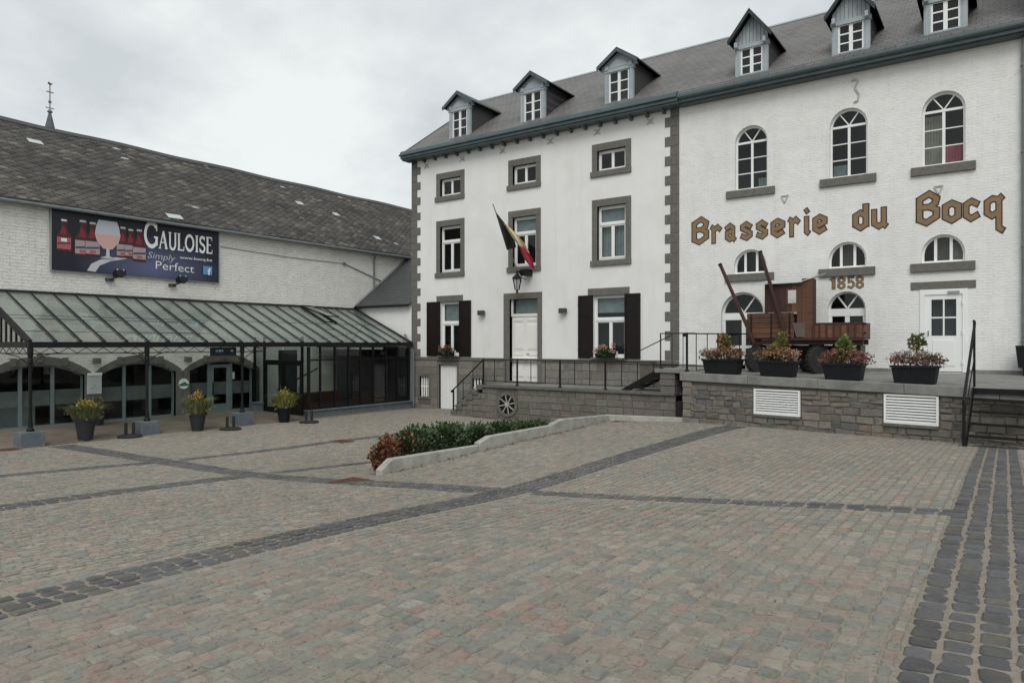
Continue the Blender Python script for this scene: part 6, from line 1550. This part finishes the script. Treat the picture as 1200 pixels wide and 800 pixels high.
# ------------------------------------------------------------------ flower troughs along the terrace edge
def on_terrace(u, v, d):
    dr_ = Vector(ray(u, v)); o = Vector((0, -DCAM, ZC)); q0 = TA - TN * d; t = (q0 - o).dot(TN) / dr_.dot(TN); p_ = o + dr_ * t
    return (p_ - TA).dot(TD)
def trough(u0, u1, label, flow, under, spire, hsp, round_=False):
    d = .24; s0, s1 = on_terrace(u0, 430, d), on_terrace(u1, 430, d); s = (s0 + s1) / 2; hw = (s1 - s0) / 2
    z = tz(s) + .002
    c = Vector(MT(s, z, d))
    t = thing('flower_trough', c, label, 'planter', 'black flower troughs along the terrace edge')
    h = .40
    def tub(m):
        for a, b, z0, z1 in ((0, .0, 0, h),):
            m.hexa([MT(s - hw * .86, z, d - .15), MT(s + hw * .86, z, d - .15), MT(s + hw * .86, z, d + .15), MT(s - hw * .86, z, d + .15), MT(s - hw * .98, z + h, d - .20), MT(s + hw * .98, z + h, d - .20), MT(s + hw * .98, z + h, d + .20), MT(s - hw * .98, z + h, d + .20)])
    b = part('tub', t, M_TROUGH, tub, bev=.012)
    part('rim', b, M_TROUGH, lambda m: (m.mbox(MT, s - hw, s + hw, z + h - .035, z + h + .01, d - .225, d - .195), m.mbox(MT, s - hw, s + hw, z + h - .035, z + h + .01, d + .195, d + .225), m.mbox(MT, s - hw - .02, s - hw + .02, z + h - .035, z + h + .01, d - .20, d + .20), m.mbox(MT, s + hw - .02, s + hw + .02, z + h - .035, z + h + .01, d - .20, d + .20)))
    part('soil', t, M_SOIL, lambda m: m.mbox(MT, s - hw * .96, s + hw * .96, z + h, z + h + .012, d - .18, d + .18))
    m = MB()
    for q in range(7):
        c_ = Vector(MT(s + R(-hw, hw) * 1.0, z + h + R(.06, .16), d + R(-.16, .16)))
        leaf_cloud(m, c_, (.22, .2, .14), 130, .055, under)
    m.build('foliage', M_LEAF, t, fixn=False)
    m = MB()
    for q in range(34):
        f = R(-1.1, 1.1); c_ = Vector(MT(s + f * hw, z + h + R(.08, .34) * (1.1 - .35 * abs(f)), d + R(-.26, .2)))
        leaf_cloud(m, c_, (.06, .06, .05), 26, .032, flow)
    for q in range(90):                                        # loose flower stalks that break the outline
        f = R(-1.2, 1.2); c_ = Vector(MT(s + f * hw, z + h + R(.02, .36) * (1.1 - .3 * abs(f)), d + R(-.28, .24)))
        leaf_cloud(m, c_, (.03, .03, .03), 5, .03, flow)
    m.build('blossom', M_LEAF, t, fixn=False)
    m = MB(); c_ = Vector(MT(s + .02, z + h + .30, d + .05))
    if round_:
        leaf_cloud(m, c_ + Vector((0, 0, .24)), (.17, .17, .19), 420, .06, spire)
        part('stem', t, M_WOOD, lambda m: m.tube(c_ - Vector((0, 0, .3)), c_ + Vector((0, 0, .1)), .02, 6))
    else:
        for q in range(4): leaf_cloud(m, c_ + Vector((R(-.14, .14) * (1 - q / 5), R(-.1, .1), hsp * q / 4)), (.17 - .02 * q, .15, .13), 150, .075, spire)
    m.build('centre_foliage', M_LEAF, t, fixn=False)
ORG = [(.30, .17, .04), (.10, .13, .035), (.06, .10, .03), (.32, .12, .05), (.15, .16, .04)]
trough(826, 869, 'black flower trough with salmon pink blooms, beside the terrace railing', [(.40, .17, .12), (.30, .13, .09), (.45, .25, .19), (.22, .13, .07)], [(.10, .085, .04), (.07, .075, .03), (.13, .09, .05)], ORG, .34)
trough(891, 934, 'black flower trough with orange and pale pink blooms in front of the wagon', [(.50, .26, .17), (.46, .14, .06), (.42, .25, .2), (.28, .16, .08)], [(.11, .09, .04), (.07, .08, .03)], [(.20, .17, .04), (.10, .13, .035), (.07, .10, .03), (.30, .16, .05)], .42)
trough(966, 1013, 'black flower trough with dense rose pink blooms at the wagon tail', [(.38, .09, .11), (.30, .07, .09), (.45, .17, .17), (.24, .10, .08)], [(.05, .075, .03), (.08, .08, .035), (.12, .06, .045)], [(.13, .18, .04), (.18, .22, .06), (.08, .12, .03)], .30)
trough(1046, 1100, 'black flower trough with faded mauve blooms before the white glazed door', [(.28, .14, .13), (.22, .11, .08), (.34, .2, .19), (.16, .1, .05)], [(.11, .09, .05), (.14, .075, .045), (.09, .085, .04)], [(.05, .08, .02), (.10, .12, .025), (.18, .15, .03)], .3, True)
# dark pot standing at the right edge of the terrace
zz = 2.35; pxx = .12
q = on_y(1198, 418, -.55)
rp = thing('wall_pot', (q[0] + .02, -.45, q[2] - .2), 'dark square pot at the right-hand frame edge by the rain pipe', 'pot')
part('pot', rp, M_TROUGH, lambda m: m.hexa([(q[0] - .08, -.62, q[2] - .28), (q[0] + .2, -.62, q[2] - .28), (q[0] + .2, -.36, q[2] - .28), (q[0] - .08, -.36, q[2] - .28), (q[0] - .14, -.68, q[2] + .28), (q[0] + .26, -.68, q[2] + .28), (q[0] + .26, -.30, q[2] + .28), (q[0] - .14, -.30, q[2] + .28)]))
part('stand', rp, M_BLACK, lambda m: m.tube((q[0] + .06, -.5, 2.34), (q[0] + .06, -.5, q[2] - .27), .05))

# tall pots along the canopy
def tall_pot(u, v, h, r, label, cols, flowers, ph, pr, mat=M_POT, dark=False):
    z = .48
    for _ in range(3):
        d = ray(u, v); t = (z - ZC) / d[2]; x, y = d[0] * t, -DCAM + d[1] * t; z = gz(x, y) + (.036 if x < -20.62 else 0)
    o = thing('plant_pot', (x, y, z), label, 'planter', 'tall dark plant pots along the canopy')
    part('pot', o, mat, lambda m: m.lathe((x, y, z), [(r * .66, 0), (r * .96, h - .07), (r * 1.06, h - .07), (r * 1.08, h), (r * .98, h), (r * .94, h - .03)], 20), smooth=False)
    part('soil', o, M_SOIL, lambda m: m.lathe((x, y, z + h - .05), [(r * .95, 0), (r * .9, .02)], 16))
    m = MB(); blades(m, (x, y, z + h - .03), (r * 2, r * 2), 420, ph, cols, pr, .011)
    leaf_cloud(m, (x, y, z + h + ph * .25), (r * 1.5, r * 1.5, ph * .32), 420, .07, cols); m.build('foliage', M_LEAF, o, fixn=False)
    m = MB(); leaf_cloud(m, (x, y, z + h + ph * .62), (r * .7, r * .7, ph * .36), 260, .055, flowers); m.build('blossom', M_LEAF, o, fixn=False)
YG = [(.15, .18, .07), (.20, .21, .10), (.11, .14, .05), (.24, .22, .10), (.08, .11, .04)]
tall_pot(115, 499, .42, .20, 'small dark pot with purple black leaves behind the pot with yellow blooms', [(.02, .018, .02), (.03, .035, .02)], [(.25, .18, .02), (.03, .03, .02)], .45, .8)
tall_pot(100, 515, .60, .27, 'tall dark pot with grassy foliage and yellow blooms beside the left canopy column', YG, [(.45, .32, .03), (.35, .26, .03), (.2, .2, .05)], .55, 1.05)
tall_pot(231.5, 503, .55, .25, 'tall dark pot with orange and yellow blooms before the arched glass door', YG, [(.50, .27, .04), (.42, .16, .04), (.4, .3, .06)], .68, .75)
tall_pot(333, 494.5, .52, .25, 'tall dark pot with upright yellow green foliage before the entrance box', [(.26, .26, .06), (.18, .20, .06), (.32, .29, .08), (.12, .14, .05)], [(.34, .30, .05), (.26, .22, .04)], .66, .85, M_TROUGH)

# ------------------------------------------------------------------ old wooden wagon on the terrace
YN, YFr = -1.95, -.85
def wp(u, v, y=YN): return on_y(u, v, y)
wg = thing('wagon', (-4.6, -1.4, 2.33), 'old red brown wooden farm wagon with a little roofed cab and two raised poles', 'wagon')
# chassis
part('chassis', wg, M_WOOD_DK, lambda m: (m.box(-5.95, -3.02, YN + .12, YN + .24, 3.12, 3.26), m.box(-5.95, -3.02, YFr - .24, YFr - .12, 3.12, 3.26), *[m.box(x, x + .12, YN + .24, YFr - .24, 3.13, 3.25) for x in (-5.8, -5.0, -4.2, -3.3)]))
part('underbody', wg, M_BLACK, lambda m: (m.box(-5.9, -4.9, YN + .3, YFr - .3, 2.80, 3.11), m.box(-5.6, -3.5, -1.5, -1.3, 2.95, 3.10), m.box(-3.4, -3.1, YN + .2, YFr - .2, 2.75, 3.10)))
# front box of horizontal planks
fb = part('front_box', wg, M_WOOD_DK, lambda m: (m.box(-5.98, -5.92, YN + .04, YFr - .04, 3.28, 3.98), m.box(-4.80, -4.74, YN + .04, YFr - .04, 3.28, 3.9), m.box(-5.92, -4.80, YN + .04, YFr - .04, 3.27, 3.31)))
for k in range(5):
    z0 = 3.30 + .142 * k
    part('plank', fb, M_WOOD, lambda m: m.box(-6.0, -4.72 - (0 if k < 4 else .02), YN, YN + .035, z0 + .004, z0 + .138), bev=.004)
    part('plank', fb, M_WOOD_DK, lambda m: m.box(-6.0, -4.72, YFr - .035, YFr, z0 + .004, z0 + .138), bev=.004)
# tail bed of vertical boards
tb = part('tail_bed', wg, M_WOOD_DK, lambda m: (m.box(-4.72, -3.0, YN + .05, YFr - .05, 3.27, 3.31), m.box(-4.95, -2.99, YN - .01, YN + .04, 3.24, 3.31), m.box(-4.70, -2.99, YN - .005, YN + .035, 3.665, 3.71), m.box(-4.7, -3.0, YFr - .04, YFr, 3.27, 3.71)))
nbd = 8
for k in range(nbd):
    x0 = -4.42 + 1.40 * k / nbd
    part('board', tb, M_WOOD, lambda m: m.box(x0 + .008, x0 + 1.40 / nbd - .008, YN + .004 + .012 * (k % 2), YN + .03 + .012 * (k % 2), 3.312, 3.664), bev=.004)
    if k: part('batten', tb, M_WOOD_DK, lambda m: m.box(x0 - .018, x0 + .018, YN - .022, YN + .002, 3.312, 3.664))
for k in range(5):
    y0 = YN + .03 + (YFr - YN - .08) * k / 5
    part('board', tb, M_WOOD, lambda m: m.box(-3.02, -2.99, y0 + .006, y0 + .2, 3.312, 3.70))
part('hinge', tb, M_BLACK, lambda m: [m.box(-2.99, -2.93, YN - .02, YN + .04, z, z + .05) for z in (3.40, 3.64)])
part('side_flap', tb, M_WOOD_GR, lambda m: m.hexa([(-4.66, YN - .03, 3.33), (-4.44, YN - .03, 3.33), (-4.44, YN + .0, 3.33), (-4.66, YN, 3.33), (-4.76, YN - .03, 3.72), (-4.42, YN - .03, 3.72), (-4.42, YN, 3.72), (-4.76, YN, 3.72)]))
# cab
wA, wB = wp(923, 340), wp(933, 355)
cabx0, cabx1, cz0, cz1 = wp(898, 360)[0], wp(940, 360)[0], 3.72, wp(935, 331)[2]
cab = part('cab', wg, M_WOOD_DK, lambda m: (m.box(cabx0 - .05, cabx0 + .03, YN + .02, YN + .10, 3.72, cz1), m.box(cabx0 - .05, cabx0 + .03, YFr - .10, YFr - .02, 3.72, cz1), m.box(cabx0, cabx1, YN + .03, YN + .09, cz1 - .06, cz1), m.box(cabx0, cabx1, YFr - .09, YFr - .03, cz1 - .06, cz1 + .05)))
n = 7
for k in range(n):
    x0 = cabx0 + .03 + (cabx1 - cabx0 - .03) * k / n; x1 = cabx0 + .03 + (cabx1 - cabx0 - .03) * (k + 1) / n - .008
    hole = x1 > wA[0] + .02 and x0 < wB[0] - .02
    cb = 4.016 if x0 < -4.72 else 3.725
    for z0, z1 in (((cb, wB[2]), (wA[2], cz1)) if hole else ((cb, cz1),)):
        part('plank', cab, M_WOOD_DK if k < 5 else M_WOOD, lambda m: m.box(x0, x1, YN + .0, YN + .03, z0, z1))
part('window_frame', cab, M_WOOD, lambda m: (m.box(wA[0] - .03, wA[0], YN - .01, YN + .035, wB[2] - .03, wA[2] + .03), m.box(wB[0], wB[0] + .03, YN - .01, YN + .035, wB[2] - .03, wA[2] + .03), m.box(wA[0], wB[0], YN - .01, YN + .035, wA[2], wA[2] + .03), m.box(wA[0], wB[0], YN - .01, YN + .035, wB[2] - .03, wB[2])))
rw = wp(954, 350)[0]
for k in range(6):
    y0 = YN + .02 + (YFr - YN - .04) * k / 6
    if 1 <= k: part('plank', cab, M_WOOD, lambda m: m.box(cabx1 + .02, cabx1 + .055, y0 + .004, y0 + .176, 3.40, cz1 + .04))
part('corner_board', cab, M_WOOD, lambda m: m.box(cabx1 + .0, rw - .03, YN - .02, YN + .03, 3.30, wp(947, 326)[2]))
part('corner_board', cab, M_WOOD_DK, lambda m: m.box(rw - .028, rw + .012, YN - .03, YN + .2, 3.30, wp(947, 326)[2] - .02))
e0, e1, e2, e3 = Vector(wp(881.5, 334.5)), Vector(wp(937, 331.5)), Vector(wp(944, 323.5, YFr)), Vector(wp(904, 329, YFr))
e0.y = e1.y = YN - .12
rb0, rb1 = Vector((e0.x + .10, YFr + .15, e0.z + .20)), Vector((rw - .02, YFr + .15, e1.z + .27))
up_ = Vector((0, 0, .022))
part('roof_sheet', wg, M_SHEET, lambda m: m.hexa([e0, e1, rb1, rb0, e0 + up_, e1 + up_, rb1 + up_, rb0 + up_]))
pk = Vector((rw - .0, YN - .02, e1.z + .13)); pk2 = Vector((rw + .06, YFr + .15, e1.z + .34))
part('roof_sheet', wg, M_SHEET, lambda m: m.hexa([e1 + Vector((.006, 0, 0)), pk, pk2, rb1 + Vector((.006, 0, 0)), e1 + Vector((.006, 0, .022)), pk + up_, pk2 + up_, rb1 + Vector((.006, 0, .022))]))
part('iron_strap', wg, M_BLACK, lambda m: [m.box(x, x + .045, YN - .012, YN - .003, 3.28, 4.0) for x in (-5.9, -5.35, -4.86)])
part('bolt', wg, M_STEEL, lambda m: [m.lathe((x + .022, YN - .012, z), [(.014, 0), (.010, .012)], 6, (0, -1, 0)) for x in (-5.9, -5.35, -4.86) for z in (3.36, 3.64, 3.92)])
# raised poles
for (a, b, yy) in (((843.5, 309), (884, 402), YN - .06), ((890.5, 294), (923, 398), YN - .14)):
    pa, pb = Vector(wp(*a, y=yy)), Vector(wp(*b, y=yy))
    o = part('pole', wg, M_WOOD_DK, lambda m: m.bar(pa, pb, .085, .085, (0, 1, 0)), bev=.008)
    part('ferrule', o, M_BLACK, lambda m: m.bar(pa, pa + (pb - pa).normalized() * .06, .095, .095, (0, 1, 0)))
def wheel(x, y, r, yaw, w=.20):
    ax = Vector((math.sin(yaw), -math.cos(yaw), 0)); c = Vector((x, y, tz(3) + r - .01))
    o = part('wheel', wg, M_RUBBER, lambda m: m.lathe(c - ax * w / 2, [(r * .62, 0), (r * .90, .0), (r, w * .25), (r, w * .75), (r * .90, w), (r * .62, w)], 24, ax))
    part('rim', o, M_GALV, lambda m: m.lathe(c + ax * (w / 2 - .05), [(r * .60, 0), (r * .60, .04), (r * .22, .015), (r * .18, .05)], 16, ax))
    tr_ = part('tyre_tread', o, M_RUBBER, lambda m: [m.bar(c + ax * (-w * .4) + t * r, c + ax * (w * .4) + t * r, .03, .03, t) for t in [Vector((ax.y * math.cos(q), -ax.x * math.cos(q), math.sin(q))) for q in [2 * math.pi * k / 22 for k in range(22)]]]); tr_['kind'] = 'stuff'
wheel(-5.72, -1.72, .42, .75); wheel(-5.35, -.95, .42, .75); wheel(-4.10, -1.72, .42, .8); wheel(-4.45, -.95, .42, .75)
part('axle', wg, M_BLACK, lambda m: (m.tube((-5.78, -1.72, 2.75), (-5.35, -.95, 2.75), .05), m.tube((-4.18, -1.72, 2.75), (-4.45, -.95, 2.75), .05), m.box(-5.65, -5.5, -1.45, -1.25, 2.72, 2.98), m.box(-4.4, -4.25, -1.45, -1.25, 2.72, 2.98)))
